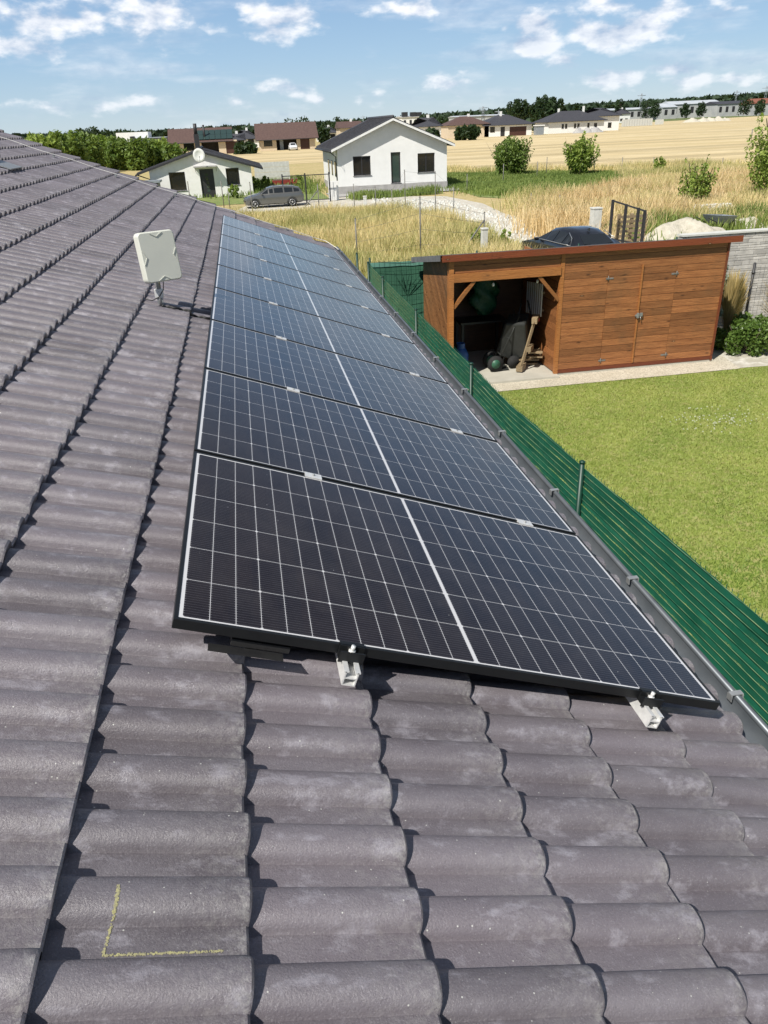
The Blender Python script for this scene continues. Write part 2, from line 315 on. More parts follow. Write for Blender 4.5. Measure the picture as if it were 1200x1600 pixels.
MT['leafsilver'] = mat_leaf('silver_leaves', (.16, .21, .15), (.36, .40, .33), .6, .25)
MT['leafhedge'] = mat_leaf('hedge_leaves', (.055, .11, .016), (.16, .24, .055), .35, .25)
MT['straw'] = mat_leaf('straw_stalks', (.42, .31, .12), (.60, .46, .22), .7, .3)
MT['petal'] = mat_leaf('white_clover_petals', (.5, .52, .36), (.62, .64, .5), .7, .2)

# ------------------------------------------------------------------ object helpers
def tag(o, label=None, cat=None, group=None, kind=None):
    if label: o['label'] = label
    if cat: o['category'] = cat
    if group: o['group'] = group
    if kind: o['kind'] = kind
    return o
def empty(name, loc=(0, 0, 0), label=None, cat=None, group=None, rz=0):
    o = bpy.data.objects.new(name, None); COL.objects.link(o); o.location = loc; o.rotation_euler = (0, 0, rz); o.empty_display_size = .2
    return tag(o, label, cat, group)
def npmesh(name, V, Fc, mat, parent=None, val=None, smooth=False, extra=None):
    V = np.asarray(V, np.float32); Fc = np.asarray(Fc, np.int32); k = Fc.shape[1]
    me = bpy.data.meshes.new(name); me.vertices.add(len(V)); me.vertices.foreach_set('co', V.ravel())
    me.loops.add(Fc.size); me.loops.foreach_set('vertex_index', Fc.ravel())
    me.polygons.add(len(Fc)); me.polygons.foreach_set('loop_start', np.arange(0, Fc.size, k, dtype=np.int32))
    me.update(calc_edges=True)
    if val is not None:
        a = me.attributes.new('v', 'FLOAT', 'FACE'); a.data.foreach_set('value', np.asarray(val, np.float32))
    if extra is not None:
        a = me.attributes.new('edge', 'FLOAT', 'POINT'); a.data.foreach_set('value', np.asarray(extra, np.float32))
    if smooth: me.polygons.foreach_set('use_smooth', np.ones(len(Fc), bool))
    me.materials.append(MT[mat] if isinstance(mat, str) else mat)
    o = bpy.data.objects.new(name, me); COL.objects.link(o)
    if parent: o.parent = parent
    return o
class MB:
    def __init__(s): s.v, s.f, s.a, s.sm = [], [], [], []
    def add(s, vs, fs, val=None, smooth=False):
        b = len(s.v); s.v += [tuple(map(float, p)) for p in vs]; val = random.random() if val is None else val
        for f in fs: s.f.append(tuple(b+i for i in f)); s.a.append(val); s.sm.append(smooth)
        return s
    def box(s, c, d, rot=None, val=None, taper=1.0):
        x, y, z = (k/2 for k in d); vs = []
        for sz in (-1, 1):
            t = taper if sz > 0 else 1
            for sx, sy in ((-1, -1), (1, -1), (1, 1), (-1, 1)): vs.append(Vector((sx*x*t, sy*y*t, sz*z)))
        if rot is not None: vs = [rot @ v for v in vs]
        vs = [(v[0]+c[0], v[1]+c[1], v[2]+c[2]) for v in vs]
        return s.add(vs, [(3, 2, 1, 0), (4, 5, 6, 7), (0, 1, 5, 4), (1, 2, 6, 5), (2, 3, 7, 6), (3, 0, 4, 7)], val)
    def bx(s, x0, x1, y0, y1, z0, z1, val=None): return s.box(((x0+x1)/2, (y0+y1)/2, (z0+z1)/2), (x1-x0, y1-y0, z1-z0), None, val)
    def bar(s, p, q, w, h, val=None):
        p, q = Vector(p), Vector(q); d = q-p; m = d.to_track_quat('X', 'Z').to_matrix()
        return s.box((p+q)/2, (d.length, w, h), m, val)
    def tube(s, pts, r, n=8, val=None, cap=True):
        pts = [Vector(p) for p in pts]; rs = r if isinstance(r, (list, tuple)) else [r]*len(pts); vs = []; fs = []
        for i, p in enumerate(pts):
            d = (pts[min(i+1, len(pts)-1)]-pts[max(i-1, 0)]).normalized(); q = d.to_track_quat('Z', 'Y').to_matrix()
            for k in range(n):
                a = 2*math.pi*k/n; vs.append(p + q @ Vector((math.cos(a)*rs[i], math.sin(a)*rs[i], 0)))
        for i in range(len(pts)-1):
            for k in range(n): fs.append((i*n+k, i*n+(k+1) % n, (i+1)*n+(k+1) % n, (i+1)*n+k))
        if cap: fs.append(tuple(range(n))[::-1]); fs.append(tuple((len(pts)-1)*n+k for k in range(n)))
        return s.add(vs, fs, val, True)
    def prism(s, poly, y0, y1, axis='y', val=None):
        n = len(poly)
        f = {'y': lambda a, b, t: (a, t, b), 'x': lambda a, b, t: (t, a, b), 'z': lambda a, b, t: (a, b, t)}[axis]
        vs = [f(a, b, y0) for a, b in poly]+[f(a, b, y1) for a, b in poly]
        fs = [tuple(range(n)), tuple(range(2*n-1, n-1, -1))]+[((i+1) % n, i, n+i, n+(i+1) % n) for i in range(n)]
        return s.add(vs, fs, val)
    def build(s, name, mat, parent=None, bevel=0):
        me = bpy.data.meshes.new(name); me.from_pydata(s.v, [], s.f); me.validate(); 
        if len(me.polygons) == len(s.a):
            a = me.attributes.new('v', 'FLOAT', 'FACE'); a.data.foreach_set('value', np.asarray(s.a, np.float32))
            me.polygons.foreach_set('use_smooth', np.asarray(s.sm, bool))
        me.materials.append(MT[mat]); me.update()
        bpyfix(me)
        o = bpy.data.objects.new(name, me); COL.objects.link(o)
        if parent: o.parent = parent
        if bevel:
            b = o.modifiers.new('bevel', 'BEVEL'); b.width = bevel; b.segments = 2; b.limit_method = 'ANGLE'
        return o
import bmesh
def bpyfix(me):
    bm = bmesh.new(); bm.from_mesh(me); bmesh.ops.recalc_face_normals(bm, faces=bm.faces); bm.to_mesh(me); bm.free()
def copy_tree(o, parent=None):
    c = o.copy(); COL.objects.link(c)
    if parent: c.parent = parent
    for ch in o.children: copy_tree(ch, c)
    return c

# ================================================================== GROUND
def sheet(name, poly, z, mat, cuts=0):
    mb = MB(); mb.add([(x, y, z) for x, y in poly], [tuple(range(len(poly)))]); o = mb.build(name, mat)
    return tag(o, kind='structure')
sheet('ground', [(-6000, -200), (6000, -200), (6000, 9000), (-6000, 9000)], G-.03, 'dry')
sheet('lawn', [(2.72, -8), (13.8, -8), (13.8, 13.7), (2.72, 13.7)], G, 'lawn')
sheet('pebble_path', [(2.75, 10.75), (9.15, 10.75), (9.3, 11.5), (9.25, 13.6), (2.75, 13.6)], G+.012, 'pebble')
sb = MB(); sb.bx(3.6, 5.75, 11.18, 13.35, G, G+.05); tag(sb.build('paved_slab', 'concrete'), kind='structure')
sb = MB(); sb.bx(5.75, 8.95, 11.33, 13.35, G, G+.05); tag(sb.build('paved_plinth', 'concrete'), kind='structure')
sheet('gravel_road', [(-1, 44.8), (7, 43.6), (9.0, 41.0), (10.2, 34), (9.6, 27), (8.0, 15), (14.5, 15), (16.8, 24.5), (14.6, 31), (13.6, 38), (14.2, 44), (13.5, 50), (8, 54), (1, 53)], G-.012, 'gravelroad')
sheet('terrace', [(6.4, 53.6), (17.6, 53.6), (17.8, 57.5), (6.4, 57.5)], G+.03, 'greyrender')
sheet('garden_grass', [(-9, 52.5), (6.2, 53), (6.2, 80), (-9, 80)], G-.008, 'green')
sheet('weedy_plot', [(15.2, 48), (19.2, 42), (27, 50), (32, 61), (26, 68), (16, 74)], G-.008, 'green')
sheet('stubble_field', [(14, 84), (22, 70), (32, 64), (41, 55), (60, 40), (420, 60), (420, 520), (200, 395), (118, 300), (66, 262), (30, 200), (16, 120)], G-.014, 'stubble')
sheet('yellow_field', [(-8, 112), (13.5, 112), (24, 185), (0, 188), (-12, 170)], G-.014, 'stubble')
sheet('crop_field', [(200, 400), (420, 525), (3000, 900), (3000, 2600), (150, 1300), (190, 600)], G-.010, 'farfield')
sheet('rear_lawn', [(19.6, 27.6), (40, 27.6), (40, 31), (21.6, 31)], G+.0, 'lawn')

def blades(name, pts, h, w, mat, lean=.35, val=None, label=None, cat='grass', bend=True, z=G, kind='stuff', curl=.5):
    n = len(pts); h = h*rng.uniform(.65, 1.2, n); w = w*rng.uniform(.7, 1.3, n)
    a = rng.uniform(0, 2*np.pi, n); dx, dy = np.cos(a)*w/2, np.sin(a)*w/2
    b = rng.uniform(0, 2*np.pi, n); l = h*lean*rng.uniform(.2, 1.2, n); lx, ly = np.cos(b)*l, np.sin(b)*l
    x, y = pts[:, 0], pts[:, 1]; Z = np.full(n, z)
    V = np.stack([np.stack([x-dx, y-dy, Z], 1), np.stack([x+dx, y+dy, Z], 1),
                  np.stack([x+dx*.8+lx*.4, y+dy*.8+ly*.4, Z+h*.6], 1), np.stack([x-dx*.8+lx*.4, y-dy*.8+ly*.4, Z+h*.6], 1),
                  np.stack([x+lx+dx*.25, y+ly+dy*.25, Z+h], 1), np.stack([x+lx-dx*.25, y+ly-dy*.25, Z+h], 1)], 1).reshape(-1, 3)
    i = np.arange(n)*6; Fc = np.concatenate([np.stack([i, i+1, i+2, i+3], 1), np.stack([i+3, i+2, i+4, i+5], 1)])
    v = rng.uniform(0, 1, n) if val is None else val
    o = npmesh(name, V, Fc, mat, val=np.concatenate([v, v]))
    return tag(o, kind=kind)
def scatter(poly, n, dens=None):
    P = np.array(poly); x0, y0 = P.min(0); x1, y1 = P.max(0)
    q = np.stack([rng.uniform(x0, x1, n*3), rng.uniform(y0, y1, n*3)], 1)
    ins = np.zeros(len(q), bool); j = len(P)-1
    for i in range(len(P)):
        xi, yi = P[i]; xj, yj = P[j]
        c = ((yi > q[:, 1]) != (yj > q[:, 1])) & (q[:, 0] < (xj-xi)*(q[:, 1]-yi)/(yj-yi+1e-12)+xi); ins ^= c; j = i
    q = q[ins]
    if dens is not None: q = q[rng.uniform(0, 1, len(q)) < dens(q[:, 0], q[:, 1])]
    return q[:n]
def wav(x, y, s=1.0, k=0):
    return .5+.25*np.sin(x*s*1.3+k+1.7*np.sin(y*s*.9+k*2))+.25*np.sin(y*s*1.1-k+1.3*np.sin(x*s*.7+k))
# mown lawn blades
LP = scatter([(2.75, .5), (13.5, .5), (13.5, 10.7), (9.3, 10.72), (2.75, 10.72)], 330000)
pv = np.clip(.25+.5*wav(LP[:, 0], LP[:, 1], 1.3)*rng.uniform(.3, 1.5, len(LP))+.6*(wav(LP[:, 0], LP[:, 1], .5, 2)-.5)+.35*(wav(LP[:, 0], LP[:, 1], 3.7, 1)-.5)+.25*np.clip((8-LP[:, 1])/8, -.2, 1)*.6, 0, 1)
blades('lawn_grass', LP, .032, .008, 'grassblade', 1.1, pv)
# tall dry grass
def tall(name, poly, n, h, w, mat, k=0, s=.5, lean=.45):
    q = scatter(poly, n); jit = .9 if 'weed' in mat else .3; q = q+rng.normal(0, jit if abs(q[:, 0]).max() < 20 or 'weed' in mat else jit*1.5, q.shape)*(1 if 'road' not in name and 'verge' not in name else .2)
    q = q[~((q[:, 0] > 2.6) & (q[:, 1] < 14.15))]; h = h*(.62+.6*wav(q[:, 0], q[:, 1], s*1.9, k+3)); v = np.clip(wav(q[:, 0], q[:, 1], s, k)*.55+wav(q[:, 0], q[:, 1], s*3.1, k+1)*.45-.08+rng.normal(0, .3, len(q)), 0, 1)
    return blades(name, q, h, w, mat, lean, v)
tall('tall_dry_grass', [(-6, 15), (1.6, 14.6), (8.2, 15), (9.6, 27), (10.1, 34), (9.0, 40), (7, 41.0), (-6, 41.8)], 95000, .64, .020, 'dryblade', .3)
tall('tall_wild_grass', [(14.4, 29.5), (19.5, 28.5), (42, 28), (60, 42), (41, 56), (31, 61), (27, 50), (19.5, 42), (15.8, 43), (14.6, 40), (14, 36)], 140000, .80, .028, 'dryblade', 1.2, .35)
tall('ripe_grass', [(11.8, 30), (13, 25), (17, 29), (30, 36), (36, 48), (27, 48), (17, 40.5), (14.2, 36)], 26000, .9, .03, 'dryblade2', 2.1)
tall('roadside_short_grass', [(-6, 40), (7, 40), (8.6, 42), (7, 45.5), (-6, 47)], 9000, .22, .03, 'dryblade', 2)
tall('green_weeds', [(-2, 14.4), (1.8, 14.2), (3.6, 14.2), (4, 18), (1, 22), (-2, 24)], 9000, .55, .03, 'weedblade', 1)
tall('weeds_patch', [(15.9, 50), (19.6, 43.5), (27, 51), (31, 61), (26, 67), (16, 72)], 42000, .3, .05, 'weedblade', 2)
tall('verge_weeds', [(7.6, 50.6), (13.5, 51.8), (13.5, 53.3), (7.6, 53)], 2600, .45, .05, 'weedblade', 2)
tall('garden_weeds', [(-8, 61), (6, 58), (6, 78), (-8, 78)], 12000, .35, .06, 'weedblade', 3)
tall('stubble_edge_grass', [(16, 72), (26, 67.5), (31.5, 62.5), (42, 56), (60, 42), (64, 44), (44, 60), (33, 66), (24, 71), (15, 84)], 30000, .6, .05, 'dryblade', 4)
tall('soil_heap_weeds', [(15, 24.2), (19.3, 25.3), (19.5, 27.3), (15.5, 27.5)], 700, .4, .05, 'weedblade', 3)
tall('soil_heap_edge_weeds', [(15, 26.6), (23, 28.8), (23, 30), (15, 28)], 2600, .6, .05, 'weedblade', 1)
tall('road_verge_grass', [(7.5, 15), (9.2, 15.5), (10.3, 27), (10.6, 34), (9.8, 34), (9.2, 27)], 2500, .4, .03, 'dryblade', 3)
# white clover in the lawn
cx, cy = onz(1122, 660); q = np.stack([rng.normal(cx, .5, 120), rng.normal(cy, .33, 120)], 1)
q = q[(abs(q[:, 0]-cx) < .8) & (abs(q[:, 1]-cy) < .62)]
mb = MB()
for x, y in q: mb.box((x, y, G+.055+random.random()*.02), (.016, .016, .012), None, taper=.6)
tag(mb.build('white_clover_flowers', 'petal'), kind='stuff')
# stones on the gravel road
q = scatter([(8.2, 48), (10.5, 40), (11, 28), (9.5, 18), (14, 18), (15.5, 27), (13.2, 36), (13.2, 46), (9, 52)], 1500); mb = MB()
for x, y in q:
    s = random.uniform(.04, .14); mb.box((x, y, G+s*.2), (s*1.3, s, s*.7), Matrix.Rotation(random.random()*6, 3, 'Z'), taper=.6)
tag(mb.build('road_stones', 'concretepost'), kind='stuff')

# ================================================================== OUR HOUSE
A = 0.3518; CA, SA = math.cos(A), math.sin(A)
def RP(s, t, n): return (s*CA+n*SA, t, -s*SA+n*CA)       # roof plane -> world
GA, S0, PT, T0 = .340, -.13, .153, -.80                    # course gauge, course phase, wave pitch, joint phase
KMAX = 6; KMIN = -14; TFRONT = -3.3
def verge(s): return 12.2+.33*(2-s)*.95
QS = np.array([0, .015, .05, .09, .14, .19, .25, .31, .37, .43, .48, .52, .555, .580, .592, .605, .64, .75, .88, .995])
QH = np.array([.004, .011, .0205, .0262, .0302, .0325, .0338, .0340, .0332, .0312, .0280, .0236, .0175, .0100, .0030, -.0012, .0002, .0012, .0022, .0030])
house = empty('tiled_roof_house', (2, 4, G), 'low house under the camera with a dark grey-brown concrete tile roof carrying the solar panels', 'house')
def roof_tiles(flip=False):
    V, Fc, val, ed = [], [], [], []; cnt = 0
    q1 = np.concatenate([QS, 1+QS]); h1 = np.concatenate([QH, QH]); h1[len(QS)] -= .004
    q1 = q1[::-1]; h1 = h1[::-1]; nq = len(q1)
    srel = np.array([-.37, -.20, -.03, -.006, 0., 0., -.012])
    for k in range(KMIN, KMAX+1):
        sk = S0+GA*k; vt = verge(sk)
        m = int((TFRONT-T0)/(2*PT))-1
        while True:
            t_hi = T0+2*PT*(m+1)                       # q=0 at far side
            if t_hi-2*PT > vt: break
            ds = random.gauss(0, .0018); dn = random.gauss(0, .0010); tw = random.gauss(0, .002)
            tt = np.minimum(t_hi-q1*PT, vt)            # increasing t
            vs = np.zeros((7, nq, 3))
            for i, sr in enumerate(srel):
                s_ = sk+sr+ds+(0 if sr < -.1 else random.gauss(0, .0004))
                lift = .029*(sr+GA)/GA
                nn = -.1545+lift+h1+dn+tw*(q1/2-.5)
                if i == 3: nn = nn-.0012
                if i == 4: nn = nn-.0055
                if i >= 5: nn = nn-.029
                vs[i, :, 0] = s_; vs[i, :, 1] = tt; vs[i, :, 2] = nn
            b = cnt; V.append(vs.reshape(-1, 3)); cnt += 7*nq
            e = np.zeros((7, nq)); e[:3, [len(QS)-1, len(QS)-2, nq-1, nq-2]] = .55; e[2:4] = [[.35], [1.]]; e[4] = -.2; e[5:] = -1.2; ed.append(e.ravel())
            ii, jj = np.meshgrid(np.arange(6), np.arange(nq-1), indexing='ij'); ii = ii.ravel(); jj = jj.ravel()
            f = np.stack([b+ii*nq+jj, b+(ii+1)*nq+jj, b+(ii+1)*nq+jj+1, b+ii*nq+jj+1], 1); Fc.append(f)
            val.append(np.full(len(f), random.random())); m += 1
    V = np.concatenate(V); s, t, n = V[:, 0], V[:, 1], V[:, 2]
    X = np.stack([s*CA+n*SA, t, -s*SA+n*CA], 1)
    return X, np.concatenate(Fc), np.concatenate(val), np.concatenate(ed)
X, Fc, val, ed = roof_tiles()
HL = Vector(house.location)
def rel(o):                                             # keep world-space mesh under an offset parent
    o.parent = house; o.matrix_parent_inverse = Matrix.Translation(-HL); return o
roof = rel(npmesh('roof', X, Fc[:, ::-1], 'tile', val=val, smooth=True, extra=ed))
roof.data.set_sharp_from_angle(angle=R(30))
# underlay, walls, other slope, verge trim
SR = S0+GA*KMIN-.2; ridge = RP(SR, 0, -.1); xr = ridge[0]; zr = ridge[2]; xe = RP(1.75, 0, -.19)[0]; ze = RP(1.75, 0, -.19)[2]
mb = MB()
a0, a1 = RP(1.86, TFRONT, -.185), RP(1.86, 12.1, -.185); b0, b1 = RP(SR, TFRONT, -.185), RP(SR, verge(SR)-.15, -.185)
a2, a3 = RP(1.86, TFRONT, -.215), RP(1.86, 12.1, -.215); b2, b3 = RP(SR, TFRONT, -.215), RP(SR, verge(SR)-.15, -.215)
mb.add([a0, a1, b1, b0, a2, a3, b3, b2], [(0, 1, 2, 3), (7, 6, 5, 4), (0, 4, 5, 1), (1, 5, 6, 2), (2, 6, 7, 3), (3, 7, 4, 0)])
w2 = xr-(xe-xr)
mb.add([(xr, TFRONT, zr), (xr, verge(SR), zr), (w2-.4, verge(SR), ze-.1), (w2-.4, TFRONT, ze-.1), (xr, TFRONT, zr-.1), (xr, verge(SR), zr-.1), (w2-.4, verge(SR), ze-.2), (w2-.4, TFRONT, ze-.2)],
       [(0, 1, 2, 3), (7, 6, 5, 4), (0, 4, 5, 1), (1, 5, 6, 2), (2, 6, 7, 3), (3, 7, 4, 0)])
rel(mb.build('roof_deck', 'roofdark'))
mb = MB()
mb.prism([(w2, G), (xe-.35, G), (xe-.35, ze-.05), (xr, zr-.35), (w2, ze-.05)], TFRONT+.3, 11.6, 'y'); rel(mb.build('wall', 'render'))
mb = MB()                                               # verge trim, one stepped piece per course
for k in range(KMIN, KMAX+1):
    sk = S0+GA*k; vt = verge(sk)
    for (sa, sb_) in ((sk-.33, sk),):
        p = [RP(sa, vt-.01, -.125), RP(sb_, vt-.01, -.105), RP(sb_, vt+.025, -.105), RP(sa, vt+.025, -.125)]; q_ = [RP(sa, vt-.01, -.25), RP(sb_, vt-.01, -.23), RP(sb_, vt+.025, -.23), RP(sa, vt+.025, -.25)]
        mb.add(p+q_, [(0, 1, 2, 3), (7, 6, 5, 4), (0, 4, 5, 1), (1, 5, 6, 2), (2, 6, 7, 3), (3, 7, 4, 0)])
rel(mb.build('verge_trim', 'felt'))
# chalk marks on a tile: thin crumbly deposit following the tile surface
def tile_n(s, t):
    k = math.ceil((s-S0)/GA-1e-6); sk = S0+GA*k
    q = ((T0-t)/PT) % 1.0
    return -.1545+.029*(s-sk+GA)/GA+float(np.interp(q, QS, QH))
mb = MB()
def chalk_line(p, q, n, w):
    for i in range(n):
        f = random.random(); s = p[0]+(q[0]-p[0])*f+random.gauss(0, w); t = p[1]+(q[1]-p[1])*f+random.gauss(0, w)
        r_ = random.uniform(.0008, .0021); c = RP(s, t, tile_n(s, t)+.0016)
        mb.box(c, (r_*1.6, r_*1.2, .0007), Matrix.Rotation(A, 3, 'Y') @ Matrix.Rotation(random.random()*3, 3, 'Z'))
chalk_line((-.028, -.685), (-.028, -.735), 170, .0012); chalk_line((-.028, -.735), (-.034, -.792), 80, .0012); chalk_line((-.034, -.7925), (.165, -.790), 260, .0011)
rel(mb.build('chalk_mark', 'chalk'))
# grey vent flashing at the left edge of the roof
vc = RP(-2.66, 9.15, -.09); mb = MB(); rm = Matrix.Rotation(A, 3, 'Y')
mb.box(vc, (.30, .55, .012), rm); mb.box(RP(-2.78, 9.15, -.05), (.02, .55, .06), rm)
vn = rel(mb.build('roof_vent', 'steel'))
# gutter
GX, GZ, GR = 1.80, -.815, .062
def gutter():
    mb = MB(); n = 12; L_ = [(-3.3), 12.3]; outer, inner = [], []
    prof = []
    for i in range(n+1):
        a = math.pi*i/n; prof.append((GX-GR*math.cos(a), GZ-GR*math.sin(a)))
    for i in range(n, -1, -1):
        a = math.pi*i/n; r_ = GR-.003; prof.append((GX-r_*math.cos(a), GZ-r_*math.sin(a)))
    vs = [(x, L_[0], z) for x, z in prof]+[(x, L_[1], z) for x, z in prof]; m = len(prof)
    mb.add(vs, [(i, (i+1) % m, m+(i+1) % m, m+i) for i in range(m)], smooth=True)
    mb.tube([(GX+GR+.004, L_[0], GZ+.002), (GX+GR+.004, L_[1], GZ+.002)], .013, 12)
    mb.add([(x, L_[1]-.002, z) for x, z in prof[:n+1]], [tuple(range(n+1))])
    mb.bx(GX-GR-.05, GX-GR+.001, L_[0], L_[1], GZ-.02, GZ+.02)
    return mb
g = rel(gutter().build('gutter', 'zinc'))
for t in [.235, 1.04, 2.0, 2.95, 3.9, 4.85, 5.8, 6.75, 7.7, 8.65, 9.6, 10.6, 11.6, -.8, -1.8]:
    mb = MB(); mb.bx(GX+GR-.026, GX+GR+.022, t-.011, t+.011, GZ+.0165, GZ+.0200); mb.bx(GX+GR+.0185, GX+GR+.022, t-.014, t+.014, GZ-.012, GZ+.016); mb.bx(GX+GR-.026, GX+GR-.0225, t-.014, t+.014, GZ-.010, GZ+.016)
    b = mb.build('gutter_clip', 'zincin'); b.parent = g; 
# lightning conductor wire with its holders
mb = MB(); pts = [RP(s, 12.25+(.05 if s < 0 else -.05)*abs(s)*.5+.01*math.sin(s*5), -.075+.006*math.sin(s*7)) for s in np.linspace(-4.95, 1.8, 40)]
pts += [(GX+.09, 11.95, GZ-.02), (GX+.1, 11.9, GZ-.5)]
lw = tag(mb.tube(pts, .0055, 6).build('lightning_wire', 'wire'), 'thin pale aluminium lightning wire running down along the far roof edge', 'wire')
for s in np.arange(-4.6, 1.8, .95):
    mb = MB(); mb.box(RP(s, 12.27, -.105), (.03, .03, .06), rm); mb.box(RP(s, 12.27, -.077), (.02, .045, .008), rm); mb.build('wire_holder', 'steel', lw)

# ================================================================== SOLAR ARRAY
PW, PH, TH = 1.722, 1.134, .030; PITCHP = 1.154
RM = Matrix.Rotation(A, 4, 'Y')
def make_panel():
    root = empty('solar_panel', (0, 0, 0))
    f = .011; mb = MB()
    mb.bx(0, PW, 0, f, -TH, 0); mb.bx(0, PW, PH-f, PH, -TH, 0); mb.bx(0, f, f, PH-f, -TH, 0); mb.bx(PW-f, PW, f, PH-f, -TH, 0)
    mb.bx(f, PW-f, f, .03, -TH, -TH+.002); mb.bx(f, PW-f, PH-.03, PH-f, -TH, -TH+.002)
    mb.build('frame', 'frame', root, bevel=.0012)
    mb = MB(); mb.bx(f, PW-f, f, PH-f, -.007, -.0015); mb.build('glass_laminate', 'pv', root)
    for x in (.3, .86, 1.42): mb = MB(); mb.bx(x-.03, x+.03, PH*.5-.05, PH*.5+.05, -.024, -.008); mb.build('junction_box', 'rubber', root)
    return root
lab = ['nearest solar panel, its black front edge facing the camera above the bare tiles', 'second solar panel counted from the camera', 'third solar panel counted from the camera', 'fourth solar panel counted from the camera',
       'middle one of the nine solar panels in the row', 'fourth solar panel counted from the far roof edge', 'third solar panel counted from the far roof edge', 'second solar panel counted from the far roof edge', 'farthest solar panel, next to the far roof edge']
p0 = make_panel()
for i in range(9):
    o = p0 if i == 0 else copy_tree(p0)
    o.matrix_world = Matrix.Translation(RP(0, i*PITCHP, 0)) @ RM
    tag(o, lab[i], 'solar panel', 'row of solar panels on the tiled roof')
# black strips added as the shadow under the near left panel corner
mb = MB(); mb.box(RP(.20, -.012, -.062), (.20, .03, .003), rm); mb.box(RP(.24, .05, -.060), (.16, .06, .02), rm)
tag(mb.build('shadow_strip', 'rubber'), 'short black strip standing for the shadow under the front left corner of the nearest panel', 'shadow strip')
def make_rail(s, label):
    r = empty('mounting_rail', RP(s, 0, 0), label, 'rail', 'aluminium mounting rails under the panels'); r.rotation_euler = (0, A, 0)
    mb = MB(); L0, L1 = -.075, 9*PITCHP+.02; w, hgt = .038, .046; zb = -TH-hgt
    th = .0035
    mb.bx(-w/2, -w/2+th, L0, L1, zb, -TH-.001); mb.bx(w/2-th, w/2, L0, L1, zb, -TH-.001)
    mb.bx(-w/2+th, w/2-th, L0, L1, zb, zb+th); mb.bx(-w/2+th, w/2-th, L0, L1, zb+.022, zb+.0255)
    mb.bx(-w/2-.004, -w/2+.010, L0, L1, -TH-.004, -TH-.0005); mb.bx(w/2-.010, w/2+.004, L0, L1, -TH-.004, -TH-.0005)
    mb.build('rail', 'alu', r)
    # end clamp
    mb = MB(); mb.bx(-.035, .035, -.026, -.002, -TH, -.012); mb.bx(-.035, .035, -.006, .012, .0006, .004); mb.bx(-.035, .035, -.008, -.0005, -.012, .004); mb.bx(-.035, .035, -.030, -.026, -TH-.006, -.002)
    e = mb.build('end_clamp', 'frame', r)
    mb = MB(); mb.tube([(0, -.012, -.006), (0, -.012, .010)], .0065, 6); mb.tube([(0, -.012, -.012), (0, -.012, -.004)], .010, 12); mb.build('bolt', 'alu', e)
    for i in range(1, 9):
        t = i*PITCHP-.010
        mb = MB(); mb.bx(-.035, .035, t-.022, t+.022, .0005, .0035); mb.bx(-.033, .033, t-.0085, t+.0085, -TH, .0004)
        c = mb.build('mid_clamp', 'alu', r); mb = MB(); mb.tube([(0, t, .003), (0, t, .009)], .0055, 6); mb.build('bolt', 'steel', c)
    for i in range(9):
        t = .22+i*1.2
        mb = MB(); mb.bx(-.06, .015, t-.015, t+.015, zb-.006, zb-.0005); mb.bx(-.065, -.060, t-.015, t+.015, zb-.05, zb-.0005); mb.build('roof_hook', 'steel', r)
    return r
make_rail(.478, 'upper bare aluminium rail whose end juts out near the middle of the nearest panel'); make_rail(1.452, 'lower bare aluminium rail whose end juts out near the gutter corner of the nearest panel')

# ================================================================== ANTENNA
ab = RP(-.34, 4.02, -.125)
an = empty('panel_antenna', ab, 'square off-white flat panel antenna on a short galvanised pole standing on the roof tiles', 'antenna')
mb = MB(); mb.tube([(0, 0, 0), (0, 0, .10)], .012, 10); mb.bx(-.02, .02, -.006, .006, -.03, .05); mb.build('foot_bracket', 'steel', an)
mb = MB(); mb.tube([(0, 0, .09), (-.004, .04, .20), (-.006, .05, .34)], .019, 12); mb.build('pole', 'steel', an)
mb = MB(); mb.bx(-.03, .03, -.016, .014, .055, .115); mb.build('pipe_clamp', 'alu', an, bevel=.004)
mb = MB()
def rr(w, h, r, n=6):
    p = []
    for cx_, cy_, a0 in ((w-r, h-r, 0), (-w+r, h-r, 90), (-w+r, -h+r, 180), (w-r, -h+r, 270)):
        for i in range(n+1): a_ = R(a0+90*i/n); p.append((cx_+r*math.cos(a_), cy_+r*math.sin(a_)))
    return p
W_, H_ = .134, .166
prof = rr(W_, H_, .03); pin = rr(W_-.008, H_-.008, .024); n = len(prof)
ys = [(-.036, pin), (-.028, prof), (.028, prof), (.036, pin)]
vs = [(x, y, z) for y, P_ in ys for x, z in P_]
fs = [tuple(range(n)), tuple(range(4*n-1, 3*n-1, -1))]+[(k*n+(i+1) % n, k*n+i, (k+1)*n+i, (k+1)*n+(i+1) % n) for k in range(3) for i in range(n)]
mb.add(vs, fs)
for a_ in (0, 1, 2, 3):   # V-shaped ribs moulded in the middle of each side
    rt_ = Matrix.Rotation(a_*math.pi/2, 3, 'Y'); e_ = H_ if a_ % 2 == 0 else W_
    for sx in (-1, 1):
        p_ = rt_ @ Vector((sx*.045, -.037, e_-.010)); q_ = rt_ @ Vector((0, -.037, e_-.036)); mb.bar(p_, q_, .006, .005)
pass
ah = mb.build('antenna_housing', 'plastic', an)
ah.matrix_local = Matrix.Translation((.038, -.02, .335)) @ Matrix.Rotation(R(30), 4, 'Z') @ Matrix.Rotation(R(-8), 4, 'X') @ Matrix.Rotation(R(0), 4, 'Y')
mb = MB(); mb.bx(-.02, .02, .036, .07, -.12, -.02); q_ = mb.build('rear_bracket', 'steel', ah)
mb = MB(); mb.tube([(.04, .02, .22), (.042, .01, .17), (.035, -.01, .11), (.0, -.03, .065), (-.05, -.04, .045), (-.095, -.05, .06)], .0035, 6); mb.build('antenna_cable', 'rubber', an)
mb = MB(); pts = []
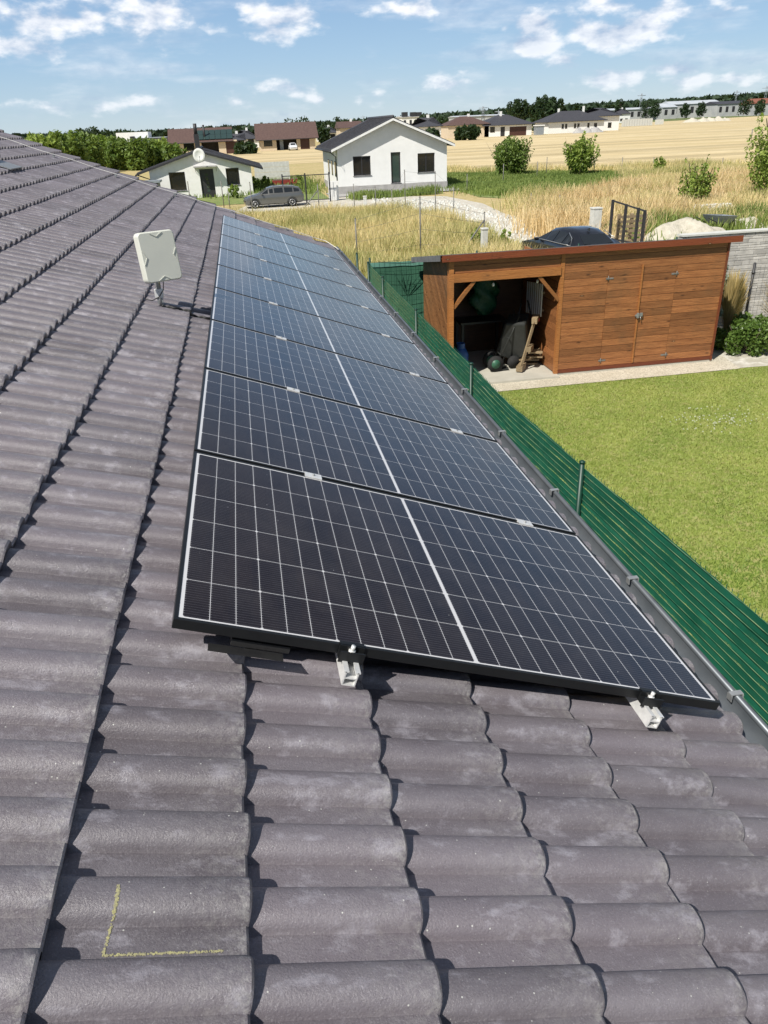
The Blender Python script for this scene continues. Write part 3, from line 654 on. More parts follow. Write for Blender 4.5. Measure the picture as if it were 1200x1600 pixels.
for i in range(40):
    f = i/39; s = -.33+f*.36; t = 3.92+.015*math.sin(f*20)
    pts.append(RP(s, t, tile_n(s, t)+.008+.003*abs(math.sin(f*14))))
for i in range(40):
    pass
tag(mb.tube(pts, .009, 8).build('roof_cable', 'rubber'), 'thick black corrugated cable lying on the tiles between antenna and panels', 'cable')

# ================================================================== GREEN FENCE ALONG THE LAWN
FX, FT = 2.66, -1.35
gf = empty('green_fence', (FX, 5, G), 'dark green wire mesh fence with woven privacy strips running beside the gutter', 'fence')
def relp(o, root): o.parent = root; o.matrix_parent_inverse = Matrix.Translation(-Vector(root.location)); return o
def near_fix(mb): mb.v = [(x+.030*max(0, 5-y), y, z+.020*max(0, 5-y)*(z-G)/1.9) for x, y, z in mb.v]     # the fence line drifts away from the house towards the camera
mb = MB(); zz = FT-.045; y0f, y1f = -6, 13.75
nsty = int((zz-G)/.052)
segs = [(-6, -2.4), (-2.4, .5), (.5, 3.4), (3.4, 6.35), (6.35, 9.28), (9.28, 12.1), (12.1, 13.75)]
for i in range(nsty):
    z1 = zz-i*.052; 
    N_ = 180; ys_ = np.linspace(y0f, y1f, N_+1); off = .006*np.sin(ys_*3.3*(1+.03*i)+i*1.7)+.004*np.sin(ys_*23*(1+.05*i)+i*3)+.002*np.sin(ys_*60+i*2)
    dz = .0012*np.sin(ys_*5.1+i*2.2)+rng.normal(0, .0006, N_+1)
    vs = [(FX+off[j], ys_[j], z1+.0004+dz[j]) for j in range(N_+1)]+[(FX-.004+off[j]*.6, ys_[j], z1-.0530+dz[j]) for j in range(N_+1)]
    mb.add(vs, [(j, j+1, N_+1+j+1, N_+1+j) for j in range(N_)])
MT['strip'] = pm('green_pvc_strip', (.008, .090, .052), (.014, .125, .074), 3, .38, bump=.35, bdist=.004, bscale=30, var=.18)
near_fix(mb); relp(mb.build('privacy_strips', 'strip'), gf)
mb = MB()
MT['wiregreen'] = pm('sunlit_dash_wire', (.02, .12, .07), (.26, .36, .19), 5, .4, stretch=(1, 1, 9))  # pale dashes paint sunlit lines into the green wire colour
for i in range(nsty+1): mb.bx(FX-.0125, FX-.0095, 5, y1f, zz-i*.052-.0012, zz-i*.052+.0014); mb.bx(FX-.0125, FX-.0095, y0f, 5, zz-i*.052-.0012, zz-i*.052+.0014)
near_fix(mb); relp(mb.build('horizontal_wires', 'wiregreen'), gf)
mb = MB()
for y in np.arange(y0f, y1f, .052): mb.bx(FX+.012, FX+.015, y, y+.003, G+.03, zz+.01)
near_fix(mb); relp(mb.build('vertical_wires', 'strip'), gf)
for y in (-2.4, .5, 3.4, 6.35, 9.28, 12.1, 13.75):
    mb = MB(); mb.tube([(FX-.03, y, G-.1), (FX-.03, y, FT)], .021, 14); mb.tube([(FX-.03, y, FT-.002), (FX-.03, y, FT+.014), (FX-.03, y, FT+.022)], [.024, .023, .010], 14); near_fix(mb)
    relp(mb.build('fence_post', 'greenmetal'), gf)
# rear fence with shade net and leaf print
RY = 13.8
rf = empty('rear_net_fence', (4, RY, G), 'green shade net with a darker leaf print on the rear fence left of the shed', 'fence')
MT['net'] = pm('green_shade_net', (.030, .115, .070), (.045, .15, .09), 6, .8, bump=.2, bdist=.01, bscale=4)
mb = MB(); N_ = 30; xs_ = np.linspace(FX, 9.4, N_+1)
top = [G+1.86+.012*math.sin(x*5) for x in xs_]; yy = [RY+.02*math.sin(x*4.1) for x in xs_]
mb.add([(xs_[i], yy[i], top[i]) for i in range(N_+1)]+[(xs_[i], yy[i]+.02, G+.02) for i in range(N_+1)], [(i, i+1, N_+2+i, N_+1+i) for i in range(N_)]); relp(mb.build('shade_net', 'net'), rf)
MT['nettop'] = pm('net_hem', (.10, .26, .20), (.14, .32, .25), 4, .7)
mb = MB(); mb.add([(xs_[i], yy[i]-.012, top[i]+.02) for i in range(N_+1)]+[(xs_[i], yy[i]-.012, top[i]-.07-.01*math.sin(xs_[i]*9)) for i in range(N_+1)], [(i, i+1, N_+2+i, N_+1+i) for i in range(N_)]); relp(mb.build('net_hem', 'nettop'), rf)
mb = MB()
for z in np.arange(G+.1, G+1.95, .2): mb.bx(FX, 9.4, RY-.035, RY-.031, z, z+.004)
for x in np.arange(FX, 9.4, .1): mb.bx(x, x+.003, RY-.031, RY-.028, G+.02, G+1.95)
relp(mb.build('wire_mesh', 'greenmetal'), rf)
MT['print'] = pm('dark_leaf_print', (.010, .062, .034), (.012, .07, .04), 6, .8)
mb = MB()
def leafp(x, z, ang, l, w=.03):
    d = Vector((math.sin(R(ang)), 0, math.cos(R(ang)))); n_ = Vector((d.z, 0, -d.x)); p = Vector((x, RY-.026, z))
    mb.add([p, p+d*l*.4+n_*w/2, p+d*l, p+d*l*.4-n_*w/2], [(0, 1, 2, 3)])
for a_, l in ((-28, .55), (-12, .5), (14, .45), (42, .48), (55, .6)): leafp(3.38, G+1.25, a_, l)
for a_, l in ((-40, .4), (80, .42), (-160, .3)): leafp(3.36, G+.85, a_, l)
leafp(3.36, G+.4, 0, .95, .012)
relp(mb.build('leaf_print', 'print'), rf)
for x in (FX+.02, 4.9, 7.1, 9.3):
    mb = MB(); mb.tube([(x, RY+.04, G-.1), (x, RY+.04, G+1.98)], .02, 10); relp(mb.build('fence_post', 'greenmetal'), rf)
px_ = onz(562, 400, -1.35)
mb = MB(); mb.tube([(2.6, 15.1, G-.1), (2.6, 15.1, -1.36)], .024, 10); mb.tube([(2.6, 15.1, -1.36), (2.6, 15.1, -1.335)], [.027, .012], 10)
tag(mb.build('green_post', 'greenmetal'), 'lone green steel post in the weeds behind the corner of the green fence', 'post')
mb = MB(); mb.tube([(10.55, 12.85, G-.1), (10.55, 12.85, G+1.52)], .028, 8)
for z in (.5, 1.3): mb.tube([(10.55, 12.85, G+z), (10.55, 12.85, G+z+.04)], .036, 8)
bp = tag(mb.build('black_fence_post', 'darkframe'), 'black steel fence post standing between tall grasses right of the shed', 'post')
mb = MB()
for z in np.arange(G+.1, G+1.5, .1): mb.bx(10.58, 14.5, 12.848, 12.851, z, z+.003)
for x in np.arange(10.6, 14.5, .1): mb.bx(x, x+.003, 12.853, 12.856, G, G+1.45)
mb.build('wire_mesh', 'mesh', bp)

# ================================================================== SHED
SX0, SX1, SD, SY0, SY1 = 3.66, 8.90, 5.73, 11.35, 13.32
shed = empty('wooden_shed', (6, 12, G), 'long red-brown wooden shed with double doors and an open bay at its left end', 'shed')
ZB = G+.055
def rz_(y): return G+2.25-(y-SY0)*.155                     # roof underside falls to the back
def boards(mb, x0, x1, z0, z1, y, th=.02, bh=.126, gap=.006, sgn=-1):
    z = z0
    while z < z1-.01:
        zt = min(z+bh-gap, z1); dy = random.uniform(-.0015, .0015)
        mb.bx(x0, x1, y-th+dy, y+dy, z, zt); z += bh
mb = MB(); boards(mb, SD+.035, 6.60, ZB+.07, ZB+1.82, SY0); boards(mb, 7.93, SX1-.03, ZB+.07, ZB+1.82, SY0); boards(mb, SD+.035, SX1-.03, ZB+1.825, G+2.24, SY0)
boards(mb, SX0+.09, SD-.035, ZB+1.95, G+2.24, SY0)
relp(mb.build('front_cladding', 'wood', bevel=.002), shed)
mb = MB(); mb.bx(SD+.036, 6.60, SY0-.008, SY0-.004+.01, ZB+.07, G+2.2); mb.bx(6.60, 7.93, SY0+.001, SY0+.006, ZB+.07, ZB+1.9); mb.bx(7.93, SX1-.03, SY0-.008, SY0+.006, ZB+.07, G+2.2); relp(mb.build('backing', 'interior'), shed)
mb = MB()                                                   # inner partition (right wall of the bay)
z = ZB+.02
while z < G+2.1:
    mb.bx(SD-.025, SD-.003, SY0+.04, SY1-.05, z, min(z+.121, rz_(SY1)-.02)); z += .126
relp(mb.build('bay_partition', 'wood', bevel=.002), shed)
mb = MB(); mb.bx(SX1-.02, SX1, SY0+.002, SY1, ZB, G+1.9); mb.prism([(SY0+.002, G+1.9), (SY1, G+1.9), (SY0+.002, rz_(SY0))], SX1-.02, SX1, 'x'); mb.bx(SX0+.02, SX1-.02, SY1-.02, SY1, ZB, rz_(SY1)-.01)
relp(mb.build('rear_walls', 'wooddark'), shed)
# left wall with diagonal boards, clipped to the wall outline
mb = MB(); 
def clip(poly, f):
    out = []
    for i in range(len(poly)):
        a, b = poly[i], poly[(i+1) % len(poly)]; fa, fb = f(a), f(b)
        if fa >= 0: out.append(a)
        if (fa >= 0) != (fb >= 0): t = fa/(fa-fb); out.append((a[0]+(b[0]-a[0])*t, a[1]+(b[1]-a[1])*t))
    return out
dirv = (math.cos(R(38)), -math.sin(R(38))); nrm = (-dirv[1], dirv[0])     # boards run down to the front
wall = [(SY0+.09, ZB), (SY1, ZB), (SY1, rz_(SY1)), (SY0+.09, rz_(SY0+.09))]
dirv = (-math.cos(R(40)), -math.sin(R(40))); nrm = (-dirv[1], dirv[0])
for i in range(-60, 60):
    d0 = i*.10; pol = clip(clip(wall, lambda p: (p[0]-SY0)*nrm[0]+(p[1]-G)*nrm[1]-d0), lambda p: d0+.096-((p[0]-SY0)*nrm[0]+(p[1]-G)*nrm[1]))
    if len(pol) >= 3: mb.prism(pol, SX0-.002, SX0+.016+random.uniform(-.001, .001), 'x')
relp(mb.build('side_cladding', 'woodside'), shed)
mb = MB()
mb.bx(SX0, SX0+.085, SY0-.045, SY0+.085, ZB, rz_(SY0)-.0); relp(mb.build('corner_post', 'woodbeam'), shed)
mb = MB(); mb.bx(SD-.035, SD+.035, SY0-.03, SY0+.04, ZB-.01, rz_(SY0)); relp(mb.build('centre_post', 'woodbeam'), shed)
mb = MB(); mb.bx(SX1-.03, SX1+.01, SY0-.032, SY0+.001, ZB-.02, rz_(SY0)); relp(mb.build('end_trim', 'fascia'), shed)
mb = MB(); mb.bx(SX0+.085, SD-.035, SY0-.05, SY0+.05, ZB+1.80, ZB+1.945); relp(mb.build('lintel_beam', 'woodbeam'), shed)
for (p, q) in (((SX0+.085, SY0, ZB+1.36), (SX0+.46, SY0, ZB+1.80)), ((SD-.035, SY0, ZB+1.36), (SD-.43, SY0, ZB+1.80))):
    mb = MB(); mb.bar(p, q, .06, .06); relp(mb.build('brace', 'woodbeam'), shed)
mb = MB(); mb.bx(SD+.036, SX1-.031, SY0-.028, SY0, ZB, ZB+.066); relp(mb.build('sill_board', 'fascia'), shed)
for (x0, x1) in ((6.605, 7.265), (7.27, 7.925)):
    mb = MB(); boards(mb, x0, x1, ZB+.07, ZB+1.82, SY0-.003); d_ = relp(mb.build('door', 'wood', bevel=.002), shed)
    hx = x0+.03 if x0 < 7 else x1-.03
    for z in (.16, 1.66):
        mb = MB(); mb.bx(hx-.07, hx+.07, SY0-.030, SY0-.0262, ZB+z, ZB+z+.03); mb.tube([(hx-.03 if x0 < 7 else hx+.03, SY0-.034, ZB+z-.03), (hx-.03 if x0 < 7 else hx+.03, SY0-.034, ZB+z+.06)], .008, 8)
        hb = mb.build('hinge', 'galv'); hb.parent = d_
    if x0 > 7:
        mb = MB(); mb.bx(7.235, 7.262, SY0-.046, SY0-.0265, ZB+.08, ZB+1.88); s_ = mb.build('cover_strip', 'woodbeam'); s_.parent = d_
        mb = MB(); mb.bx(7.19, 7.33, SY0-.060, SY0-.047, ZB+.96, ZB+.99); mb.bx(7.22, 7.26, SY0-.075, SY0-.048, ZB+.93, ZB+1.02); mb.bx(7.285, 7.33, SY0-.07, SY0-.047, ZB+.955, ZB+1.02)
        mb.tube([(7.29, SY0-.07, ZB+.95), (7.30, SY0-.08, ZB+.90)], .008, 8); l_ = mb.build('latch', 'steel'); l_.parent = d_
# roof: boards, felt, fascia
RX0, RX1, RYA, RYB = 3.50, 9.08, SY0-.10, SY1+.32
mb = MB(); za, zb = rz_(RYA)+.002, rz_(RYB)+.002
def slab(mb, x0, x1, ya, yb, dz0, dz1):
    mb.add([(x0, ya, rz_(ya)+dz0), (x1, ya, rz_(ya)+dz0), (x1, yb, rz_(yb)+dz0), (x0, yb, rz_(yb)+dz0), (x0, ya, rz_(ya)+dz1), (x1, ya, rz_(ya)+dz1), (x1, yb, rz_(yb)+dz1), (x0, yb, rz_(yb)+dz1)],
           [(3, 2, 1, 0), (4, 5, 6, 7), (0, 1, 5, 4), (1, 2, 6, 5), (2, 3, 7, 6), (3, 0, 4, 7)])
slab(mb, RX0+.02, RX1-.02, RYA+.02, RYB-.02, .003, .06); relp(mb.build('roof_boards', 'woodside'), shed)
mb = MB(); slab(mb, RX0-.005, RX1-.0, RYA+.0, RYB, .0605, .072); slab(mb, RX0-.012, RX0+.0, RYA+.022, RYB, -.03, .072); relp(mb.build('felt_roof', 'felt'), shed)
mb = MB(); mb.bx(RX0+.02, RX1, RYA-.022, RYA-.001, rz_(RYA)-.045, rz_(RYA)+.062); relp(mb.build('fascia_board', 'fascia'), shed)
mb = MB()
for x in (4.0, 4.7, 5.4): mb.bx(x-.03, x+.03, SY0+.06, SY1-.03, G+1.86, G+1.95)
relp(mb.build('rafters', 'woodbeam'), shed)
# things in the open bay
F0 = G+.052
mb = MB(); mb.tube([(4.0, 11.75, F0), (4.0, 11.75, F0+.03), (4.0, 11.75, F0+.42), (4.0, 11.75, F0+.52), (4.0, 11.75, F0+.55)], [.13, .145, .145, .09, .03], 20); gb = tag(mb.build('gas_bottle', 'bottle'), 'blue gas bottle standing in the left front corner of the open shed bay', 'gas bottle')
mb = MB(); mb.tube([(4.0, 11.75, F0+.52), (4.0, 11.75, F0+.62)], .08, 16, cap=False); mb.tube([(4.0, 11.75, F0+.55), (4.0, 11.75, F0+.60)], .025, 8); mb.build('valve_collar', 'bottle', gb)
for x, y, lb in ((4.5, SY0+.1, 'left one of two small bulbs hanging under the shed lintel'), (5.32, SY0+.1, 'right one of two small bulbs hanging under the shed lintel')):
    b_ = empty('hanging_bulb', (x, y, F0+1.80), lb, 'bulb', 'bulbs under the shed lintel')
    mb = MB(); mb.tube([(0, 0, -.02), (0, 0, -.075)], .004, 6); mb.build('cord', 'rubber', b_); mb = MB(); mb.tube([(0, 0, -.07), (0, 0, -.085), (0, 0, -.105), (0, 0, -.125), (0, 0, -.135)], [.010, .018, .024, .018, .006], 12); mb.build('glass_bulb', 'whitepaint', b_)
# green tarpaulin bundle hanging at the back wall
V_, F_ = [], []; nu, nv = 24, 14
for j in range(nv+1):
    for i in range(nu):
        a_ = 2*math.pi*i/nu; f = j/nv; r_ = .22*math.sin(math.pi*min(max(f, .03), .97))**.4*(1+.26*math.sin(3*a_+j*.9)+.14*math.sin(7*a_+j*2)+.08*math.sin(11*a_-j*3))
        V_.append((4.78+r_*math.cos(a_)*1.15, 12.85+r_*math.sin(a_)*.5, F0+.85+.75*f))
F_ = [(j*nu+i, j*nu+(i+1) % nu, (j+1)*nu+(i+1) % nu, (j+1)*nu+i) for j in range(nv) for i in range(nu)]
tag(npmesh('tarpaulin_bundle', V_, F_, 'tarp', val=np.zeros(len(F_)), smooth=True), 'crumpled green tarpaulin bundle at the back of the open shed bay', 'tarpaulin')
mb = MB(); mb.bx(4.25, 5.2, 12.65, 13.2, F0+.72, F0+.76)
for x in (4.3, 5.15):
    for y in (12.7, 13.15): mb.bx(x-.025, x+.025, y-.025, y+.025, F0, F0+.72)
wb = tag(mb.build('workbench', 'darkplastic'), 'dark workbench at the back of the open shed bay under the green bundle', 'workbench')
# hand truck with green wheels
ht = empty('hand_truck', (4.72, 11.95, F0), 'dark hand truck with green wheels tipped back in the shed bay', 'hand truck')
for dy, nm in ((-.16, 0), (.16, 1)):
    mb = MB(); mb.tube([(-.02, dy-.03, .15), (-.02, dy+.03, .15)], .15, 20); w_ = mb.build('wheel', 'tyre', ht); mb = MB(); mb.tube([(-.02, dy-.036, .15), (-.02, dy+.036, .15)], .085, 16); mb.build('hub', 'gwheel', w_)
mb = MB()
for dy in (-.13, .13): mb.tube([(.0, dy, .12), (.30, dy, .72), (.42, dy, 1.0), (.40, dy, 1.08)], .015, 8)
for z, x in ((.3, .10), (.6, .25), (.9, .37)): mb.tube([(x, -.13, z), (x, .13, z)], .012, 8)
mb.bx(-.10, .25, -.17, .17, .02, .035); mb.build('frame', 'darkplastic', ht)
# wheelbarrow stored on end
wbr = empty('stored_wheelbarrow', (5.15, 12.25, F0), 'dark wheelbarrow stored on end inside the shed bay', 'wheelbarrow')
mb = MB(); mb.prism([(-.30, .25), (-.18, .95), (.20, 1.02), (.34, .35), (.1, .18)], -.22, .22, 'y'); t_ = mb.build('tray', 'darkplastic', wbr, bevel=.04); t_.rotation_euler = (R(14), R(8), R(-28))
mb = MB(); mb.tube([(-.22, -.2, .1), (.05, -.18, .9), (.12, -.15, 1.18)], .016, 8); mb.tube([(.30, -.2, .1), (.36, -.1, .9), (.3, 0, 1.2)], .016, 8); mb.build('handle', 'darkplastic', wbr)
mb = MB(); mb.tube([(-.05, -.38, .12), (-.05, -.31, .12)], .12, 16); mb.build('wheel', 'tyre', wbr)
# cut pallet pieces leaning, timber scraps, broom, ladder-like rack
mb = MB(); q_ = Vector
mb.bar((5.13, 11.62, F0+.06), (5.42, 11.72, F0+.98), .03, .035); mb.bar((5.22, 11.78, F0+.06), (5.50, 11.88, F0+.98), .03, .035)
mb.bar((5.36, 11.60, F0+.95), (5.52, 11.92, F0+.95), .10, .10); mb.bar((5.28, 11.62, F0+.42), (5.42, 11.84, F0+.42), .09, .09); mb.bar((5.10, 11.58, F0+.07), (5.27, 11.84, F0+.07), .12, .1)
tag(mb.build('pallet_piece', 'rawwood'), 'sawn pallet piece leaning against the partition of the open bay', 'pallet')
mb = MB()
for i in range(9): mb.box((5.45+random.uniform(-.05, .05), 12.0+random.uniform(-.15, .2), F0+.03+.033*i), (.42, .09, .028), Matrix.Rotation(random.uniform(-.5, .5), 3, 'Z'))
tag(mb.build('timber_scraps', 'rawwood'), 'low pile of timber offcuts on the shed floor beside the partition', 'timber pile')
mb = MB(); mb.tube([(3.98, 12.3, F0+.25), (4.06, 12.75, F0+1.55)], .014, 8); bm_ = tag(mb.build('broom', 'rawwood'), 'broom with pale wooden handle leaning behind the blue gas bottle', 'broom')
mb = MB(); mb.box((3.97, 12.27, F0+.14), (.32, .07, .24), Matrix.Rotation(-.3, 3, 'X')); mb.build('broom_head', 'straw', bm_)
lr = empty('picket_panel', (5.55, 12.3, F0+.95), 'pale picket panel hanging on the bay side of the shed partition', 'picket panel')
for i in range(8):
    mb = MB(); mb.box((.05, -.38+i*.11, .30-.012*i), (.018, .035, .60), None); mb.build('picket', 'block', lr)
mb = MB(); mb.bx(.06, .09, -.42, .44, .42, .46); mb.bx(.06, .09, -.42, .44, .10, .14); mb.build('cross_rail', 'rawwood', lr)
mb = MB(); mb.box((5.52, 11.98, F0+.90), (.10, .22, .05)); tag(mb.build('red_crate', 'redpl'), 'small red plastic tray under the picket panel in the shed', 'tray')

# ================================================================== STONE WALL AND BED RIGHT OF THE SHED
mb = MB(); x = 9.45; z = G
while z < -1.28:
    hh = random.choice((.06, .08, .10, .05)); x = 9.42+random.random()*.1
    while x < 19:
        l = random.uniform(.16, .55); d = random.uniform(-.02, .025); tl = random.uniform(-.012, .012)
        mb.box((x+l/2, RY+.08+d/2, z+hh/2), (l-.008, .16+d, hh-.006), Matrix.Rotation(tl, 3, 'Y')); x += l
    z += hh
sw = tag(mb.build('stone_wall', 'blockwall', bevel=.006), 'pale split-stone garden wall right of the shed', 'wall')
mb = MB(); mb.bx(9.42, 19, RY+.02, RY+.2, G-.1, -1.29); mb.build('wall_core', 'greyrender', sw); mb = MB(); mb.bx(9.40, 19, RY-.03, RY+.22, -1.27, -1.235); mb.build('coping', 'concretepost', sw)

def leafcloud(cent, rad, n, size, flat=1.0):
    """n leaf quads scattered in clumps; cent: (m,3), rad: (m,)"""
    cent = np.asarray(cent, float); rad = np.asarray(rad, float); w = rad**2/np.sum(rad**2); idx = rng.choice(len(cent), n, p=w)
    d = rng.normal(size=(n, 3)); d /= np.linalg.norm(d, axis=1)[:, None]; r = rng.uniform(.35, 1.05, n)**.6
    d[:, 2] *= flat
    p = cent[idx]+d*(rad[idx]*r)[:, None]
    a = rng.normal(size=(n, 3)); a /= np.linalg.norm(a, axis=1)[:, None]; b = np.cross(a, rng.normal(size=(n, 3))); b /= np.linalg.norm(b, axis=1)[:, None]
    s = size*rng.uniform(.6, 1.35, n); a *= s[:, None]; b *= (s*.55)[:, None]
    V = np.stack([p-a, p-b*.9, p+a, p+b*.9], 1).reshape(-1, 3); i = np.arange(n)*4
    cv = rng.uniform(0, 1, len(cent)); val = np.clip(.5*cv[idx]+.6*rng.uniform(0, 1, n)-.05, 0, 1)
    return V, np.stack([i, i+1, i+2, i+3], 1), val
def plant(name, label, cat, x, y, h, w, mat, n, size, trunk=.25, clumps=14, group=None, shape='round', base=G, stems=1):
    root = empty(name, (x, y, base), label, cat, group)
    cs, rs = [], []; mb = MB(); th = h*trunk
    for s in range(stems):
        a = 2*math.pi*s/max(stems, 1)+.4; bxx = .12*w*math.cos(a) if stems > 1 else 0; byy = .12*w*math.sin(a) if stems > 1 else 0
        tipx, tipy = (w*.3*math.cos(a), w*.3*math.sin(a)) if stems > 1 else (random.uniform(-.05, .05)*w, 0)
        r0 = max(.012*h, .015)
        mb.tube([(bxx, byy, -.05), (bxx*1.3, byy*1.3, th), (bxx+tipx*.6, byy+tipy*.6, h*.6), (bxx+tipx, byy+tipy, h*.92)], [r0, r0*.75, r0*.45, r0*.15], 7)
    if shape == 'spray':
        nr = max(6, clumps//2)
        for i in range(nr):
            a = i*2.4+random.uniform(-.5, .5); tl = (i+.5)/nr; tl = R(4+48*tl*random.uniform(.7, 1.1)); ln_ = h*random.uniform(.72, 1.0)/max(.75, math.cos(tl)**.5)
            for f in (.3, .5, .68, .84, .97):
                r_ = min(math.sin(tl)*ln_*f, w*.5); z = min(math.cos(tl)*ln_*f+.04*h, h*.98)
                cs.append((r_*math.cos(a), r_*math.sin(a), z)); rs.append(w*(.17-.13*f)*random.uniform(.8, 1.25))
            cs.append((cs[-4][0]*.7, cs[-4][1]*.7, cs[-4][2])); rs.append(w*.17); cs.append((cs[-2][0]*.6, cs[-2][1]*.6, cs[-2][2]*.8)); rs.append(w*.12)
            mb.tube([(0, 0, 0), (cs[-3][0]*.8, cs[-3][1]*.8, cs[-3][2]), cs[-1]], [.008*h+.004, .005*h, .003], 5)
    for i in range(clumps if shape != 'spray' else 0):
        f = (i+.5)/clumps; z = th+(h-th)*(.08+.86*f); a = i*2.4+random.uniform(-.4, .4)
        if shape == 'round': e = math.sin(math.pi*min(.97, .12+.8*f))**.7
        elif shape == 'cone': e = 1.05*(1-f)**.7+.08
        else: e = .85
        r = w/2*e*random.uniform(.35, .85); cx_, cy_ = r*math.cos(a), r*math.sin(a)
        rr0 = w*.5*random.uniform(.20, .40)*(.5+.5*e); z = min(z, h-rr0*.8); cs.append((cx_, cy_, z)); rs.append(rr0)
        mb.tube([(0, 0, max(th*.8, z-.35*w)), (cx_*.5, cy_*.5, z-.12*w), (cx_, cy_, z)], [.006*h+.004, .004*h+.003, .004], 5)
    mb.build('trunk', 'trunk', root)
    V, Fc, v = leafcloud(cs, rs, n, size, 1.45); npmesh('crown', V, Fc, mat, root, v)
    return root
def stalks(name, label, x, y, h, n, spread, mat='straw'):
    root = empty(name, (x, y, G), label, 'grass clump', 'ornamental grass clumps right of the shed')
    V, Fc, val = [], [], []
    for i in range(n):
        a = random.random()*6.28; l = h*random.uniform(.5, 1.05); e = spread*random.uniform(.2, 1); d = (math.cos(a), math.sin(a)); w = .006; k = len(V)
        for f, ww in ((0, 1), (.5, 1), (.8, 1.6), (1, .2)):
            ox = d[0]*e*f**1.8; oy = d[1]*e*f**1.8; V.append((ox-d[1]*w*ww+d[0]*.04, oy+d[0]*w*ww, l*f*(1-.1*f))); V.append((ox+d[1]*w*ww+d[0]*.04, oy-d[0]*w*ww, l*f*(1-.1*f)))
        for j in range(3): Fc.append((k+2*j, k+2*j+1, k+2*j+3, k+2*j+2)); val.append(random.random())
    npmesh('stalks', V, Fc, mat, root, val); 
    return root
plant('silver_shrub', 'silver-leaved shrub against the stone wall right behind the shed corner', 'shrub', 9.75, 13.1, 1.85, .95, 'leafsilver', 4200, .035, .18, 18, stems=3)
plant('silver_shrub', 'smaller silver-grey shrub beside the shed wall near the ground', 'shrub', 9.45, 12.5, 1.0, .6, 'leafsilver', 1400, .03, .15, 9, stems=2)
stalks('grass_clump', 'straw-coloured tall grass clump left of the black post', 10.1, 12.75, 1.55, 420, .35)
stalks('grass_clump', 'straw-coloured tall grass clump leaning at the right edge behind the black post', 11.25, 12.6, 1.35, 480, .6)
stalks('grass_clump', 'small straw-coloured grass clump close to the wall between the shrubs', 10.6, 13.3, 1.2, 200, .3)
for i, (x, y, h, w, lb) in enumerate(((9.85, 11.65, .62, .95, 'low leafy green hedge plant next to the end of the pebble path'), (10.6, 11.35, .66, 1.1, 'leafy green hedge plant at the right edge of the lawn border'),
                         (10.25, 12.15, .6, 1.0, 'leafy green hedge plant in front of the black post'), (11.3, 12.0, .8, 1.1, 'bushy green plant behind the hedge at the right edge'), (9.5, 12.1, .4, .6, 'dark low plant squeezed against the shed side'))):
    plant('hedge_plant', lb, 'shrub', x, y, h, w, 'leafhedge', 3000 if i < 4 else 900, .038, .1, 16, group='low hedge plants right of the shed', stems=3)
mb = MB(); mb.bar((9.2, 13.0, G+.18), (10.6, 12.0, G+.22), .05, .05); tag(mb.build('metal_pipe', 'steel'), 'grey pipe lying at the foot of the shrubs right of the shed', 'pipe')
sheet('planting_bed', [(9.26, 11.5), (9.17, 10.8), (14, 10.6), (14, 13.75), (9.26, 13.75)], G+.006, 'gravelroad')

# ================================================================== PLOT BEHIND: soil heaps, barrow, gate, posts
def heap(name, label, x, y, w, d, h, mat='sandm', cat='soil heap', group=None, n=26, seed=0):
    rs = np.random.default_rng(seed); V = []; ph = rs.uniform(0, 6, 8)
    for j in range(n+1):
        for i in range(n+1):
            u, v = 2*i/n-1, 2*j/n-1; r = math.hypot(u, v)
            z = max(0, 1-r**1.6)*(1+.28*math.sin(5*u+ph[0])*math.cos(4*v+ph[1])+.16*math.sin(11*u+ph[2]+3*v)+rs.normal(0, .055))
            V.append((u*w/2, v*d/2, h*z-.02))
    Fc = [(j*(n+1)+i, j*(n+1)+i+1, (j+1)*(n+1)+i+1, (j+1)*(n+1)+i) for j in range(n) for i in range(n)]
    o = npmesh(name, V, Fc, mat, val=np.zeros(len(Fc))); o.location = (x, y, G); return tag(o, label, cat, group)
heap('soil_heap', 'long heap of pale excavated soil beyond the shed roof right of the metal gate', 16.5, 25.6, 4.2, 2.2, .74, seed=1)
heap('soil_heap', 'smaller rubble heap with weeds beside the wheelbarrow', 20.6, 28.2, 2.6, 1.6, .38, seed=2)
heap('soil_heap', 'flat pale soil heap right behind the black car', 13.2, 26.2, 3.4, 1.8, .35, seed=3)
bw = empty('wheelbarrow', (18.9, 27.4, G), 'grey metal wheelbarrow standing beside the pale soil heap', 'wheelbarrow', rz=.3)
mb = MB(); mb.add([(-.35, -.28, .35), (.30, -.28, .30), (.30, .28, .30), (-.35, .28, .35), (-.55, -.38, .68), (.62, -.38, .58), (.62, .38, .58), (-.55, .38, .68)], [(3, 2, 1, 0), (0, 1, 5, 4), (1, 2, 6, 5), (2, 3, 7, 6), (3, 0, 4, 7)]); mb.build('tray', 'barrow', bw)
mb = MB(); mb.tube([(.75, -.04, .2), (.75, .04, .2)], .2, 16); mb.build('wheel', 'tyre', bw)
mb = MB(); mb.tube([(.75, 0, .2), (-.2, -.3, .3), (-.95, -.32, .62)], .02, 6); mb.tube([(.75, 0, .2), (-.2, .3, .3), (-.95, .32, .62)], .02, 6); mb.tube([(-.3, -.28, .3), (-.35, -.28, 0)], .02, 6); mb.tube([(-.3, .28, .3), (-.35, .28, 0)], .02, 6); mb.build('handle', 'darkplastic', bw)
mb = MB(); mb.bx(20.1, 21.9, 31.0, 31.6, G, G+.55); mb.bx(20.2, 21.8, 31.05, 31.55, G+.551, G+.62)
tag(mb.build('stone_block', 'block', bevel=.03), 'whitish masonry block in the dry grass behind the wheelbarrow', 'block')
